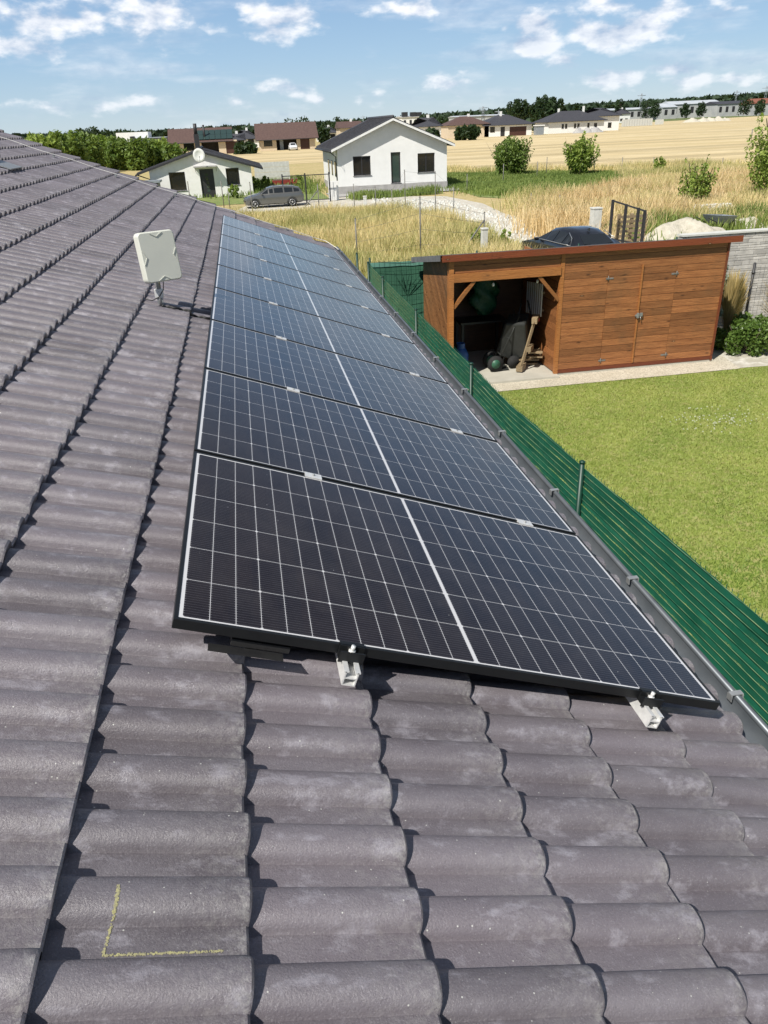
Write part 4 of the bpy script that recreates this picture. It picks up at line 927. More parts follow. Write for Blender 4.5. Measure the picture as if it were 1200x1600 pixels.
mb = MB(); mb.bx(24, 30, 31.2, 31.5, G, G+.28); tag(mb.build('low_kerb_wall', 'concretepost'), 'low grey kerb wall along the lawn strip at the right edge', 'kerb')
gt = empty('metal_gate', (14.0, 23.6, G), 'black metal frame gate without infill standing beyond the shed roof', 'gate')
pl = [onY(957, 322, 24.2), onY(978, 326, 24.0), onY(997, 342, 23.6), onY(1006, 346, 23.4)]
g1 = (pl[0][0], 24.2); g2 = (pl[3][0], 23.4)
for f, hgt in ((0, 1.75), (.42, 1.62), (.8, 1.52), (1, 1.45)):
    x = g1[0]+(g2[0]-g1[0])*f; y = g1[1]+(g2[1]-g1[1])*f
    mb = MB(); mb.bx(x-.04, x+.04, y-.04, y+.04, G, G+hgt); relp(mb.build('gate_post', 'darkframe'), gt)
for z0, z1 in ((1.72, 1.42), (.5, .35)): mb = MB(); mb.bar((g1[0], g1[1], G+z0), (g2[0], g2[1], G+z1), .04, .05); relp(mb.build('gate_rail', 'darkframe'), gt)
px0 = onY(966, 342, 24.6)[0]
mb = MB()
for i in range(7): mb.bx(px0, px0+1.1, 24.6, 24.63, G+.12+i*.16, G+.12+i*.16+.09)
for x in (px0+.02, px0+.5, px0+1.0): mb.bx(x, x+.09, 24.631, 24.73, G, G+1.22)
tag(mb.build('wooden_pallet', 'rawwood'), 'weathered wooden pallet standing upright behind the black gate', 'pallet')
def concrete_pillar(px, ptop, Y, w, lb, hb=1.1):
    x, z = onY(px, ptop, Y); mb = MB(); mb.bx(x-w/2, x+w/2, Y-w/2, Y+w/2, G, z-.05); mb.box((x, Y, z-.025), (w+.04, w+.04, .05)); return tag(mb.build('concrete_pillar', 'concretepost', bevel=.01), lb, 'pillar', 'white concrete pillars of the plot fence')
concrete_pillar(757, 356, 24.5, .20, 'white concrete pillar just behind the left part of the shed roof')
concrete_pillar(932, 324, 27.0, .34, 'white concrete pillar between the black car and the metal gate')
concrete_pillar(570, 306, 46.5, .18, 'small white concrete pillar in the dry grass in front of the white house')
# wire fences: posts as single things
grp = 'thin steel posts of the wire fences'
def post(px, ptop, Y, lb, r=.022, lean=0, h=None):
    x, z = onY(px, ptop, Y); mb = MB(); mb.tube([(0, 0, -.1), (lean, 0, z-G)], r, 6)
    mb.tube([(lean, 0, z-G), (lean, 0, z-G+.03)], [r*1.2, r*.4], 6)
    for f in (.3, .9): mb.tube([(lean*f-r*1.4, 0, (z-G)*f), (lean*f+r*1.4, 0, (z-G)*f)], .006, 5)
    o = mb.build('fence_post', 'galv'); o.location = (x, Y, G); tag(o, lb, 'post', grp); return (x, Y, z)
near = [post(555, 342, 25.5, 'thin steel post in the dry grass above the far end of the panels', .025), post(656, 308, 25.5, 'tall thin steel post in the dry grass left of the shed roof', .025), post(757, 332, 26.0, 'thin steel post directly behind the white concrete pillar by the shed', .025)]
far = [post(552, 288, 43.5, 'thin post in front of the left window of the white house', .022), post(586, 292, 42.5, 'leaning thin post before the white house between window and door', .022), post(612, 296, 41.5, 'thin post below the left edge of the white house door', .022),
       post(632, 266, 40.5, 'taller thin post standing right in front of the white house door', .025), post(680, 268, 41.0, 'thin post below the right window of the white house', .022), post(709, 292, 37.5, 'thin post by the gravel road near the right corner of the white house', .022)]
fr = [post(787, 256, 57, 'thin galvanised post in front of the wide round bush', .03), post(840, 253, 60, 'thin post right beside the wide round bush', .03), post(855, 246, 63, 'thin post between the two field bushes', .03), post(930, 246, 62, 'thin braced post right of the narrow field bush', .03),
      post(973, 246, 62, 'thin post in the stubble edge left of the small seedling bush', .03), post(1022, 246, 60, 'thin post at the stubble edge just left of the seedling', .03), post(1072, 246, 58, 'thin post at the stubble edge right of the seedling bush', .03), post(1130, 247, 56, 'thin post rising behind the young planted tree', .03),
      post(1013, 306, 36, 'thin grey post in the tall grass above the soil heap', .025), post(1186, 290, 34, 'thin grey post in the tall grass at the right edge', .025), post(875, 305, 36, 'thin post in the ripe grass above the black car', .022), post(830, 302, 37, 'faint thin post in the ripe grass left of the black car', .022), post(730, 272, 52, 'thin post by the weedy plot right of the white house', .025), post(1176, 202, 120, 'solitary wooden post far out in the stubble field', .09),
      post(390, 285, 46, 'dark thin post in front of the grey estate car', .03), post(496, 288, 44.5, 'braced thin post on the road left of the meter cabinet', .03), post(293, 284, 52, 'thin dark post before the small white cottage', .03), post(345, 283, 51, 'thin dark post right of the cottage door', .03), post(356, 298, 50, 'short dark post near the nose of the grey estate car', .03)]
wf = empty('wire_fence', (0, 0, 0), 'faint wire mesh strung between the thin posts in the dry grass', 'fence')
def wires(pts, name='wire_mesh'):
    mb = MB()
    for a, b in zip(pts[:-1], pts[1:]):
        for f in (.25, .5, .75, .97):
            mb.tube([(a[0], a[1], G+(a[2]-G)*f), ((a[0]+b[0])/2, (a[1]+b[1])/2, G+((a[2]+b[2])/2-G)*f-.03), (b[0], b[1], G+(b[2]-G)*f)], .004, 4)
    mb.build(name, 'mesh', wf)
wires(near); wires(far); wires(fr[3:8])
mb = MB(); a = near[2]; mb.tube([(a[0], a[1], a[2]-.25), (a[0]-1.1, a[1]-.5, G)], .025, 6); tag(mb.build('brace_post', 'galv'), 'slanting brace leaning on the post behind the white concrete pillar', 'brace')
mb = MB(); a = fr[3]; mb.tube([(a[0], a[1], a[2]-.2), (a[0]-1.4, a[1]-.1, G)], .03, 6); tag(mb.build('brace_post', 'galv'), 'slanting brace right of the narrow field bush', 'brace')
mb = MB(); a = fr[15]; mb.tube([(a[0], a[1], a[2]-.3), (a[0]-1.1, a[1]-.1, G)], .03, 6); tag(mb.build('brace_post', 'galv'), 'slanting brace left of the meter cabinet on the road', 'brace')
# trees and bushes of the field
plant('field_bush', 'wide round green bush at the edge of the stubble field', 'bush', 22.9, 65, 2.9, 4.9, 'leafmid', 10000, .13, .06, 44, stems=5, shape='spray')
plant('field_bush', 'tall narrow leafy bush right of the wide one at the stubble edge', 'bush', 27.2, 60.8, 3.1, 2.9, 'leafbright', 5200, .12, .06, 30, stems=3, shape='spray')
x, y = onz(1102, 335); plant('young_tree', 'small young tree with sparse light crown in the tall grass above the wheelbarrow', 'tree', 21.3, 33.2, 2.5, 1.6, 'leafbright', 2600, .07, .33, 20, shape='spray')
plant('young_tree', 'larger bright green young tree cut by the right edge of the view', 'tree', 25.6, 33.4, 4.2, 3.2, 'leafbright', 8500, .09, .22, 30, stems=2, shape='spray')
plant('seedling_bush', 'tiny green seedling bush in the stubble edge', 'bush', 31.6, 56, 1.35, 1.4, 'leafbright', 600, .10, .1, 8)
for px, py, Y, h, w in ((745, 375, 26.2, .9, .6), (790, 368, 26, .8, .5)): 
    x = onY(px, py, Y)[0]; plant('weed_plant', 'leafy green weed beside the white concrete pillar' if px < 760 else 'small grey-green weed at the edge of the gravel road', 'weed', x, Y, h, w, 'leafbright', 350, .05, .05, 7)
for i, px in enumerate((60, 92, 124, 152, 182, 212, 240, 262)):
    tp = (208, 203, 205, 210, 214, 216, 217, 226)[i]; Y = (100, 104, 112, 120, 118, 116, 122, 118)[i]
    x, z = onY(px, tp, Y)
    plant('hedgerow_tree', ['leftmost, dark leafy tree of the row behind the roof edge', 'second tree from the left in the row behind the roof edge', 'third tree from the left in the row behind the roof edge', 'fourth tree from the left in the row behind the roof edge',
          'fifth tree from the left in the row behind the roof edge', 'third tree from the right in the row left of the cottage', 'second tree from the right in the row left of the cottage', 'rightmost, lowest tree of the row next to the cottage roof'][i], 'tree', x, Y, z-G-.4, 5.6, 'leafmid' if i % 3 else 'leafbright', 3400, .27, .05, 24, group='row of leafy trees behind the roof edge', stems=3)

# ================================================================== BUILDINGS
def wallgrid(mb, W, H, th, holes, y0=0., x0=0., z0=0.):
    xs_ = sorted({0, W, *[a for h_ in holes for a in (h_[0], h_[0]+h_[2])]}); zs_ = sorted({0, H, *[a for h_ in holes for a in (h_[1], h_[1]+h_[3])]})
    for xa, xb in zip(xs_[:-1], xs_[1:]):
        for za_, zb_ in zip(zs_[:-1], zs_[1:]):
            cx_, cz = (xa+xb)/2, (za_+zb_)/2
            if any(h_[0] < cx_ < h_[0]+h_[2] and h_[1] < cz < h_[1]+h_[3] for h_ in holes): continue
            mb.bx(x0+xa, x0+xb, y0, y0+th, z0+za_, z0+zb_)
def window(root, x, z, w, h, y, mat='darkframe', gl='glass', bars=1, name='window', sill=True, ft=.06):
    mb = MB(); mb.bx(x, x+ft, y+.10, y+.16, z, z+h); mb.bx(x+w-ft, x+w, y+.10, y+.16, z, z+h); mb.bx(x+ft, x+w-ft, y+.10, y+.16, z, z+ft); mb.bx(x+ft, x+w-ft, y+.10, y+.16, z+h-ft, z+h)
    for b in range(bars):
        xx = x+w*(b+1)/(bars+1); mb.bx(xx-ft*.6, xx+ft*.6, y+.098, y+.162, z+ft, z+h-ft)
    f = mb.build(name, mat, root)
    mb = MB(); mb.bx(x+ft, x+w-ft, y+.125, y+.135, z+ft, z+h-ft); mb.build('pane', gl, f)
    if sill: mb = MB(); mb.bx(x-.04, x+w+.04, y-.05, y+.10, z-.035, z-.003); mb.build('sill', 'darkframe', f)
    return f
def gable_front_house(name, label, X0, Y0, W, D, hw, hr, wallm, roofm, holes, so=.5, fo=.6, rz=0, plinth=0, edge='whitepaint', rt=.18, cat='house'):
    """gable faces the camera"""
    root = empty(name, (X0, Y0, G), label, cat, rz=rz)
    mb = MB(); wallgrid(mb, W, hw, .35, holes); mb.prism([(0, hw), (W, hw), (W/2, hr)], 0, .35, 'y')
    mb.bx(0, .35, .35, D, 0, hw); mb.bx(W-.35, W, .35, D, 0, hw); mb.bx(.35, W-.35, D-.35, D, 0, hw); mb.prism([(0, hw), (W, hw), (W/2, hr)], D-.35, D, 'y'); mb.bx(.35, W-.35, .36, D-.35, hw-.2, hw-.05)
    mb.build('wall', wallm, root)
    mb = MB(); mb.bx(.36, W-.36, 3.0, 3.05, .02, hw-.2); mb.build('inner_wall', 'interior', root)
    sl_ = (hr-hw)/(W/2); he = hw-so*sl_
    mb = MB()
    for s in (0, 1):
        pts = [(-so, he), (W/2, hr+.02), (W/2, hr+.02+rt), (-so, he+rt)]
        if s: pts = [(W-a, b) for a, b in pts]
        mb.prism(pts, -fo, D+fo, 'y')
    r_ = mb.build('roof', roofm, root)
    # tile ribs on the visible slope
    mb = MB()
    for k in range(1, int(D+2*fo)*2):
        yy_ = -fo+k*.5
        for s in (0, 1):
            p = (-so, yy_, he+rt+.01); q = (W/2, yy_, hr+.02+rt+.01)
            if s: p = (W-p[0], p[1], p[2]); q = (W-q[0], q[1], q[2])
            mb.bar(p, q, .06, .03)
    mb.tube([(W/2, -fo, hr+rt+.05), (W/2, D+fo, hr+rt+.05)], .10, 8); rb = mb.build('roof_ribs', roofm); rb.parent = r_
    mb = MB()
    for s in (0, 1):
        pts = [(-so-.02, he-.03), (W/2, hr-.01), (W/2, hr+rt*.72), (-so-.02, he+rt*.7)]
        if s: pts = [(W-a, b) for a, b in pts]
        mb.prism(pts, -fo-.03, -fo-.002, 'y')
    b_ = mb.build('barge_board', edge); b_.parent = r_
    mb = MB(); mb.tube([(-so-.07, -fo, he), (-so-.07, D+fo, he)], .065, 8); mb.tube([(-so-.07, .3, he), (-.06, .5, he-.35), (-.06, .5, .1)], .04, 8); mb.build('gutter', 'darkframe', root)
    if plinth:
        mb = MB(); mb.bx(-.03, W+.03, -.03, -.002, 0, plinth); mb.bx(-.03, -.002, -.002, D, 0, plinth); mb.build('plinth', 'greyrender', root)
    return root
WH = gable_front_house('white_house', 'white rendered single-storey house with dark roof, gable and narrow glass door facing the camera', 7.22, 55.9, 7.86, 9.8, 2.95, 4.55, 'render', 'roofdark',
     [(1.08, 1.15, 1.25, 1.25), (3.78, .55, .70, 2.0), (5.72, 1.15, 1.25, 1.25)], so=.45, fo=.5, plinth=.5)
window(WH, 1.08, 1.15, 1.25, 1.25, 0); window(WH, 5.72, 1.15, 1.25, 1.25, 0); window(WH, 3.78, .55, .70, 2.0, 0, gl='glassgreen', bars=0, name='glass_door', ft=.08)
for y in (1.2, 3.2, 5.4):
    mb = MB(); mb.bx(-.03, .0, y, y+.7, 1.1, 2.1); f_ = mb.build('side_window', 'darkframe', WH); mb = MB(); mb.bx(-.036, -.031, y+.05, y+.65, 1.15, 2.05); g_ = mb.build('pane', 'glass'); g_.parent = f_
mb = MB(); mb.tube([(-.2, -.5, 2.9), (-.25, -.62, 2.55), (-.15, -.5, 2.45), (-.35, -.3, 2.7)], .012, 6); mb.build('loose_cable', 'wire', WH)
mb = MB(); x, _ = onz(518, 313); mb.bx(5.98, 6.62, 51.4, 51.75, G, G+1.15); mc = tag(mb.build('meter_cabinet', 'whitepaint'), 'white electricity meter cabinet at the fence before the white house', 'cabinet')
mb = MB(); mb.bx(6.28, 6.30, 51.385, 51.398, G+.25, G+1.1); mb.bx(6.35, 6.40, 51.38, 51.398, G+.6, G+.7); mb.build('cabinet_door_gap', 'greybox', mc)
# cottage
CT = gable_front_house('white_cottage', 'small low white block cottage with black door and a satellite dish on its gable', -6.06, 59.9, 7.3, 8, 1.98, 3.05, 'block', 'roofdark',
     [(1.35, .55, 1.15, 1.25), (3.55, .0, 1.0, 1.92), (5.45, .75, .95, 1.15)], so=.85, fo=.30, edge='darkframe', rt=.14)
window(CT, 1.35, .55, 1.15, 1.25, 0, bars=0); window(CT, 5.45, .75, .95, 1.15, 0, bars=0)
dd = window(CT, 3.55, 0, 1.0, 1.92, 0, gl='darkframe', bars=0, name='front_door', sill=False, ft=.05)
for k in range(5): mb = MB(); mb.bx(3.95, 4.15, .115, .1245, .35+k*.27, .35+k*.27+.18); q_ = mb.build('door_glass', 'glassgreen'); q_.parent = dd
mb = MB(); mb.bx(3.2, 4.85, -.75, -.01, 2.06, 2.13); mb.bar((3.3, -.7, 2.07), (3.3, -.02, 1.75), .03, .03); mb.bar((4.8, -.7, 2.07), (4.8, -.02, 1.75), .03, .03); mb.build('door_canopy', 'greyrender', CT)
mb = MB(); mb.bx(3.4, 3.75, 2.2, 2.6, 2.4, 4.2); mb.tube([(3.57, 2.4, 4.2), (3.57, 2.4, 4.9)], .13, 12); mb.build('chimney', 'darkframe', CT)
dish = empty('satellite_dish', (-6.06+3.72, 59.9-.75, G+2.86), 'round white satellite dish fixed at the gable peak of the cottage', 'dish')
mb = MB(); nn_ = 24; vs = [(0, .12, 0)]; fs = []
for rr_, yy_ in ((.25, .09), (.42, 0.)):
    for i in range(nn_): a = 2*math.pi*i/nn_; vs.append((rr_*math.cos(a), yy_, rr_*1.08*math.sin(a)))
for i in range(nn_): fs.append((0, 1+i, 1+(i+1) % nn_)); fs.append((1+i, nn_+1+i, nn_+1+(i+1) % nn_, 1+(i+1) % nn_))
mb.add(vs, fs, smooth=True); dh = mb.build('reflector', 'whitepaint', dish); dm = dh.modifiers.new('s', 'SOLIDIFY'); dm.thickness = .02
mb = MB(); mb.tube([(0, .1, -.4), (.05, -.35, -.12)], .012, 6); mb.box((.05, -.36, -.1), (.07, .1, .07)); mb.build('receiver_arm', 'steel', dish)
mb = MB(); mb.bx(-7.9, -5.3, 57.4, 58.8, G, G+1.25); sc_ = tag(mb.build('grey_shelter', 'greyrender'), 'small grey lean-to shelter left of the cottage window', 'shelter')
mb = MB(); mb.bx(-8.05, -5.15, 57.1, 58.9, G+1.3, G+1.42); mb.build('roof', 'greybox', sc_); mb = MB(); mb.bx(-7.0, -5.5, 57.38, 57.399, G, G+1.1); mb.build('opening', 'interior', sc_)
# garden gate and fence left of the white house
gg = empty('garden_gate', (4.5, 50.9, G), 'dark thin-framed double gate between the grey car and the white house', 'gate')
for x in (3.0, 4.45, 6.0): mb = MB(); mb.bx(x-.04, x+.04, 50.86, 50.94, G, G+1.75); relp(mb.build('gate_post', 'darkframe'), gg)
mb = MB()
for z in (.12, 1.6): mb.bx(3.0, 6.0, 50.88, 50.92, G+z, G+z+.05)
for x in np.arange(3.1, 6.0, .14): mb.bx(x, x+.008, 50.896, 50.904, G+.17, G+1.6)
relp(mb.build('gate_frame', 'darkframe'), gg)
mb = MB()
for i in range(4): mb.bx(1.7+i*.02, 4.9, 73.6, 73.72, G+.02+i*.42, G+.42+i*.42)
tag(mb.build('concrete_fence', 'concretepost'), 'pale grey concrete panel fence behind the red planter boxes', 'fence')
for i, (x, lb) in enumerate(((3.0, 'left red planter box in the cottage garden'), (3.75, 'middle red planter box in the cottage garden'), (4.6, 'right red planter box in the cottage garden'))):
    mb = MB(); mb.bx(x, x+.68, 66+i*.3, 67.2+i*.3, G, G+.55); pt = tag(mb.build('planter_box', 'redpot'), lb, 'planter', 'red planter boxes'); mb = MB(); mb.bx(x+.05, x+.63, 66.05+i*.3, 67.15+i*.3, G+.551, G+.60); mb.build('soil', 'trunk', pt)
for x, y, h, w, lb in ((1.5, 64, 1.0, 1.1, 'low green garden bush right behind the cottage corner'), (2.4, 66, .9, .9, 'small garden bush left of the red planters'), (4.9, 63, 1.1, .9, 'green garden bush behind the garden gate'), (-.2, 57.8, .9, .9, 'thin young shrub right of the cottage door')):
    plant('garden_bush', lb, 'bush', x, y, h, w, 'leafbright', 500, .09, .1, 8)

def long_house(name, label, X0, Y0, W, D, hw, hr, wallm, roofm, holes=(), hip=False, so=.4, chim=(), cat='house', rz=0):
    """long side (eave) faces the camera; ridge along x"""
    root = empty(name, (X0, Y0, G), label, cat, rz=rz)
    mb = MB(); wallgrid(mb, W, hw, .3, [h_[:4] for h_ in holes]); mb.bx(0, .3, .3, D, 0, hw); mb.bx(W-.3, W, .3, D, 0, hw); mb.bx(.3, W-.3, D-.3, D, 0, hw)
    if not hip:
        mb.prism([(0, hw), (D, hw), (D/2, hr)], 0, .3, 'x'); mb.prism([(0, hw), (D, hw), (D/2, hr)], W-.3, W, 'x')
    mb.build('wall', wallm, root)
    mb = MB(); mb.bx(.31, W-.31, 2.2, 2.3, 0, hw-.1); mb.build('inner_wall', 'interior', root)
    mb = MB(); he = hw-.1; i_ = D/2 if hip else -so; t = .12
    b = [(-so, -so, he), (W+so, -so, he), (W+so, D+so, he), (-so, D+so, he)]; tp = [(max(i_, -so), D/2, hr+t), (min(W-i_, W+so), D/2, hr+t)]
    b2 = [(x, y, z+t) for x, y, z in b]
    mb.add(b+b2+tp, [(3, 2, 1, 0), (0, 1, 5, 4), (1, 2, 6, 5), (2, 3, 7, 6), (3, 0, 4, 7), (4, 5, 9, 8), (6, 7, 8, 9), (5, 6, 9), (7, 4, 8)]); r_ = mb.build('roof', roofm, root)
    mb = MB(); mb.tube([(-so, -so-.06, he+.02), (W+so, -so-.06, he+.02)], .07, 6); mb.build('gutter', 'darkframe', root)
    for (cx_, cy_, cw, ch) in chim: mb = MB(); mb.bx(cx_-cw/2, cx_+cw/2, cy_-cw/2, cy_+cw/2, hr-1.2, hr+ch); c_ = mb.build('chimney', 'whitepaint'); c_.parent = r_
    for h_ in holes:
        k = h_[4] if len(h_) > 4 else 'w'
        if k == 'w': window(root, *h_[:4], 0, bars=0, ft=.08)
        elif k == 'g': mb = MB(); mb.bx(h_[0]+.02, h_[0]+h_[2]-.02, .12, .18, h_[1], h_[1]+h_[3]-.02); mb.build('garage_door', 'browndoor', root)
        elif k == 'd': mb = MB(); mb.bx(h_[0]+.02, h_[0]+h_[2]-.02, .12, .18, h_[1], h_[1]+h_[3]-.02); mb.build('door', 'darkframe', root)
    return root
def span(px0, px1, Y, py): a = onY(px0, py, Y)[0]; return a, onY(px1, py, Y)[0]-a
def zt(px, py, Y): return onY(px, py, Y)[1]-G
# cream house with carport (left of the white house)
Y = 186; X0, W = span(407, 493, Y, 230); s_ = W/13.6
BH = long_house('cream_house', 'cream bungalow with plain brown roof, carport and brown garage door', X0, Y, W, 9, zt(450, 217, Y), zt(450, 192, Y), 'cream', 'roofbrown',
    [(.9*s_, .9, 2.1*s_, 1.5), (4.0*s_, .0, 5.0*s_, 2.6, 'o'), (9.9*s_, 0, 2.3*s_, 2.4, 'g')], so=.8)
mb = MB(); mb.bx(4.0*s_+.8, 4.0*s_+1.6, 1.2, 1.25, 0, 2.2); mb.build('door', 'greybox', BH)
# cream house with solar panels
Y = 178; X0, W = span(268, 361, Y, 230)
CH = long_house('cream_house', 'cream bungalow whose brown roof carries a solar array on its right half', X0, Y, W, 9, zt(315, 222, Y), zt(310, 201, Y), 'cream', 'roofbrown',
    [(.4, .8, 1.2, 1.5), (2.5, .9, 2.2, 1.7), (6.2, 0, 3.5, 2.3, 'o'), (11.2, 0, 2.4, 2.3, 'g')], so=.6)
hw_, hr_ = zt(315, 222, Y), zt(310, 201, Y); ang = math.atan2(hr_-hw_, 4.5+.6)
for i in range(6):
    for j in range(2):
        mb = MB(); mb.box((0, 0, 0), (1.15, 1.9, .05)); o = mb.build('roof_solar_panel', 'pv' if False else 'glassgreen', CH); o.location = (W*.5+i*1.22, .7+j*1.75, hw_+.25+(1.3+j*1.75)*math.tan(ang)); o.rotation_euler = (ang, 0, 0)
mb = MB(); mb.tube([(7.0, 1.0, hw_), (7.0, 1.0, hw_+3.2)], .22, 10); mb.build('flue', 'darkframe', CH)
# white modern house behind the trees
Y = 215; X0, W = span(182, 232, Y, 215); r1 = empty('modern_house', (X0, Y, G), 'white flat-roofed two-storey house behind the tree row', 'house')
mb = MB(); h1_ = zt(200, 207, Y); mb.bx(0, W, 0, 9, 0, h1_); mb.build('wall', 'render', r1); mb = MB(); mb.bx(W*.62, W+4.5, -2, 9.5, 0, h1_-1.3); mb.build('side_wing', 'hallroof', r1); mb = MB(); mb.bx(W*.5, W+5, -2.4, 3, h1_-3.2, h1_-1.4); mb.build('dark_wing', 'roofdark', r1)
mb = MB(); mb.bx(3.2, 4.4, -.03, 0, h1_-1.9, h1_-.9); mb.build('window', 'darkframe', r1)
# dark hip houses between
for (p0_, p1_, tb, te, tr_, Y, lb, wm, rm_) in (
    (355, 382, 232, 222, 210, 205, 'dark hip-roofed house behind the cream house with the solar array', 'block', 'roofdark'),
    (362, 404, 233, 219, 204, 225, 'dark hip-roofed house directly left of the plain cream bungalow', 'block', 'roofdark'),
    (498, 528, 214, 208, 199, 270, 'low grey hip house seen above the left slope of the white house', 'block', 'roofdark'),
    (531, 566, 205, 200, 190, 235, 'brown gabled house peeking over the left roof slope of the white house', 'cream', 'roofbrown'),
    (655, 689, 200, 198, 184, 190, 'black hip-roofed house just behind the right roof slope of the white house', 'render', 'roofdark'),
    (700, 764, 210, 196, 182, 225, 'wide brown hip-roofed house left of the garage house', 'cream', 'roofbrown'),
    (966, 985, 186, 178, 170, 420, 'tiny far grey-roofed house right of the dark hip house', 'render', 'roofdark')):
    X0, W = span(p0_, p1_, Y, te); long_house('hip_house', lb, X0, Y, W, 9, max(zt(p0_, te, Y), 2.2), max(zt((p0_+p1_)/2, tr_, Y), 3.5), wm, rm_, [(W*.2, .9, 1.6, 1.2), (W*.6, .9, 1.6, 1.2)], hip='brown gabled' not in lb, chim=((W*.6, 4.5, .6, .7),))
Y = 225; X0, W = span(757, 831, Y, 196)
long_house('garage_house', 'white bungalow with dark hip roof and wide brown garage door at the stubble field', X0, Y, W, 11, zt(790, 195, Y), zt(795, 179.5, Y), 'render', 'roofdark',
    [(W*.12, 1.1, 1.4, 1.4), (W*.34, 0, 1.3, 2.4, 'd'), (W*.53, 0, W*.36, 2.3, 'g')], hip=True, so=.7, chim=((W*.45, 5, .6, 1.0),))
mb = MB(); X0, W = span(838, 850, 222, 203); mb.bx(X0, X0+W, 222, 224, G, G+2.2); gs = tag(mb.build('garden_shed', 'greybox'), 'small blue-grey metal shed beside the garage house under the dark trees', 'shed'); mb = MB(); mb.bx(X0-.2, X0+W+.2, 221.8, 224.2, G+2.21, G+2.45); mb.build('roof', 'whitepaint', gs)
Y = 228; X0, W = span(857, 944, Y, 190)
DH = long_house('long_hip_house', 'long white house with dark hip roof and small windows at the far field edge', X0, Y, W, 11, zt(900, 189, Y), zt(905, 173, Y), 'render', 'roofdark',
    [(W*.24, 1.2, .7, 1.2), (W*.30, 1.2, .7, 1.2), (W*.46, 1.2, .7, 1.2), (W*.52, 1.2, .7, 1.2), (W*.70, 1.2, .7, 1.2), (W*.82, .1, 1.0, 2.2, 'd')], hip=True, so=.7, chim=((W*.3, 5.5, .5, .8), (W*.75, 5.5, .5, 1.2)))
Y = 236; X0, W = span(925, 968, Y, 183); long_house('rear_wing_house', 'dark hip-roofed white wing standing behind the long hip house', X0, Y, W, 12, zt(940, 181, Y), zt(935, 169, Y), 'render', 'roofdark', [(W*.6, .8, 1.2, 1.4)], hip=True, so=.7)
for i, (px, w_) in enumerate(((905, 4), (918, 3), (930, 5))):
    heap('rubble_heap', ['left rubble heap before the long hip house', 'middle rubble heap before the long hip house', 'right rubble heap before the long hip house'][i], onY(px, 200, 222)[0], 222, w_, 3, 1.3, 'greyrender', 'rubble heap', 'rubble heaps by the hip house', 10, i)
mb = MB(); X0, W = span(972, 1020, 300, 190)
for i in range(12): mb.bx(X0+i*W/12, X0+(i+1)*W/12-.1, 300, 300.2, G, G+2.4)
tag(mb.build('concrete_yard_wall', 'concretepost'), 'pale concrete panel wall right of the far hip houses', 'wall')
mb = MB(); X1, W = span(1024, 1037, 310, 190); mb.bx(X1, X1+W, 310, 310.2, G, G+1.8); tag(mb.build('short_yard_wall', 'concretepost'), 'short separate piece of pale yard wall beyond the stubble', 'wall')
for i, (px, w_, h_) in enumerate(((1081, 8, 1.5), (1098, 6, 1.6), (1110, 5, 1.5), (1122, 7, 1.5), (1133, 4, 1.1))):
    heap('earth_mound', ['leftmost pale earth mound at the far edge of the stubble', 'second pale earth mound from the left at the stubble edge', 'middle pale earth mound at the stubble edge', 'second pale earth mound from the right at the stubble edge', 'rightmost pale earth mound at the stubble edge'][i], onY(px, 190, 335)[0], 335, w_, 6, h_, 'sandm', 'earth mound', 'pale earth mounds at the stubble edge', 12, i+5)
# far halls
def hall(lb, p0_, p1_, te, tr_, Y, roofm='hallroof', wallm='halls', nwin=0, name='farm_hall'):
    X0, W = span(p0_, p1_, Y, te); root = empty(name, (X0, Y, G), lb, 'hall'); hw_ = max(zt(p0_, te, Y), 3); hr_ = max(zt((p0_+p1_)/2, tr_, Y), hw_+.8)
    mb = MB(); mb.bx(0, W, 0, 20, 0, hw_); mb.build('wall', wallm, root); mb = MB(); mb.add([(-.5, -.6, hw_), (W+.5, -.6, hw_), (W+.5, 20.6, hw_), (-.5, 20.6, hw_), (-.5, 10, hr_), (W+.5, 10, hr_)], [(0, 1, 5, 4), (2, 3, 4, 5), (0, 4, 3), (1, 2, 5), (3, 2, 1, 0)]); mb.build('roof', roofm, root)
    for i in range(nwin): mb = MB(); xx = W*(i+.3)/nwin; mb.bx(xx, xx+W/nwin*.4, -.08, 0, hw_*.35, hw_*.8); mb.build('window', 'darkframe', root)
hall('long low farm hall with blue-grey roof right of the dark hip houses', 942, 1034, 173, 168, 520, nwin=9)
hall('big pale farm hall with whitish roof in the middle distance', 1050, 1127, 163.5, 156.5, 560, nwin=6)
hall('small pale gabled farm building left of the big hall', 1036, 1058, 168, 161, 540, nwin=2)
hall('dark-roofed low row building right of the big hall', 1122, 1182, 163, 157, 540, 'roofdark', 'halls', 6, 'row_building')
hall('red-roofed house at the far right edge', 1184, 1215, 162, 153, 500, 'roofred', 'halls', 2, 'red_roof_house')
hall('white flat industrial building peeking over the right roof slope of the white house', 628, 664, 183.5, 180.5, 480, 'halls', 'render', 4, 'industrial_hall')
for i, px in enumerate((633, 646, 655)):
    x, z = onY(px, 180, 482); mb = MB(); mb.bx(x-1.6, x+1.6, 482, 485, z-1.2, z+1.6); tag(mb.build('roof_unit', 'darkframe'), ['left dark roof unit on the white industrial building', 'middle dark roof unit on the white industrial building', 'right dark roof unit on the white industrial building'][i], 'roof unit', 'roof units on the industrial building')
hall('pale far industrial roof seen between the houses at the horizon', 712, 790, 183, 180, 560, nwin=0)
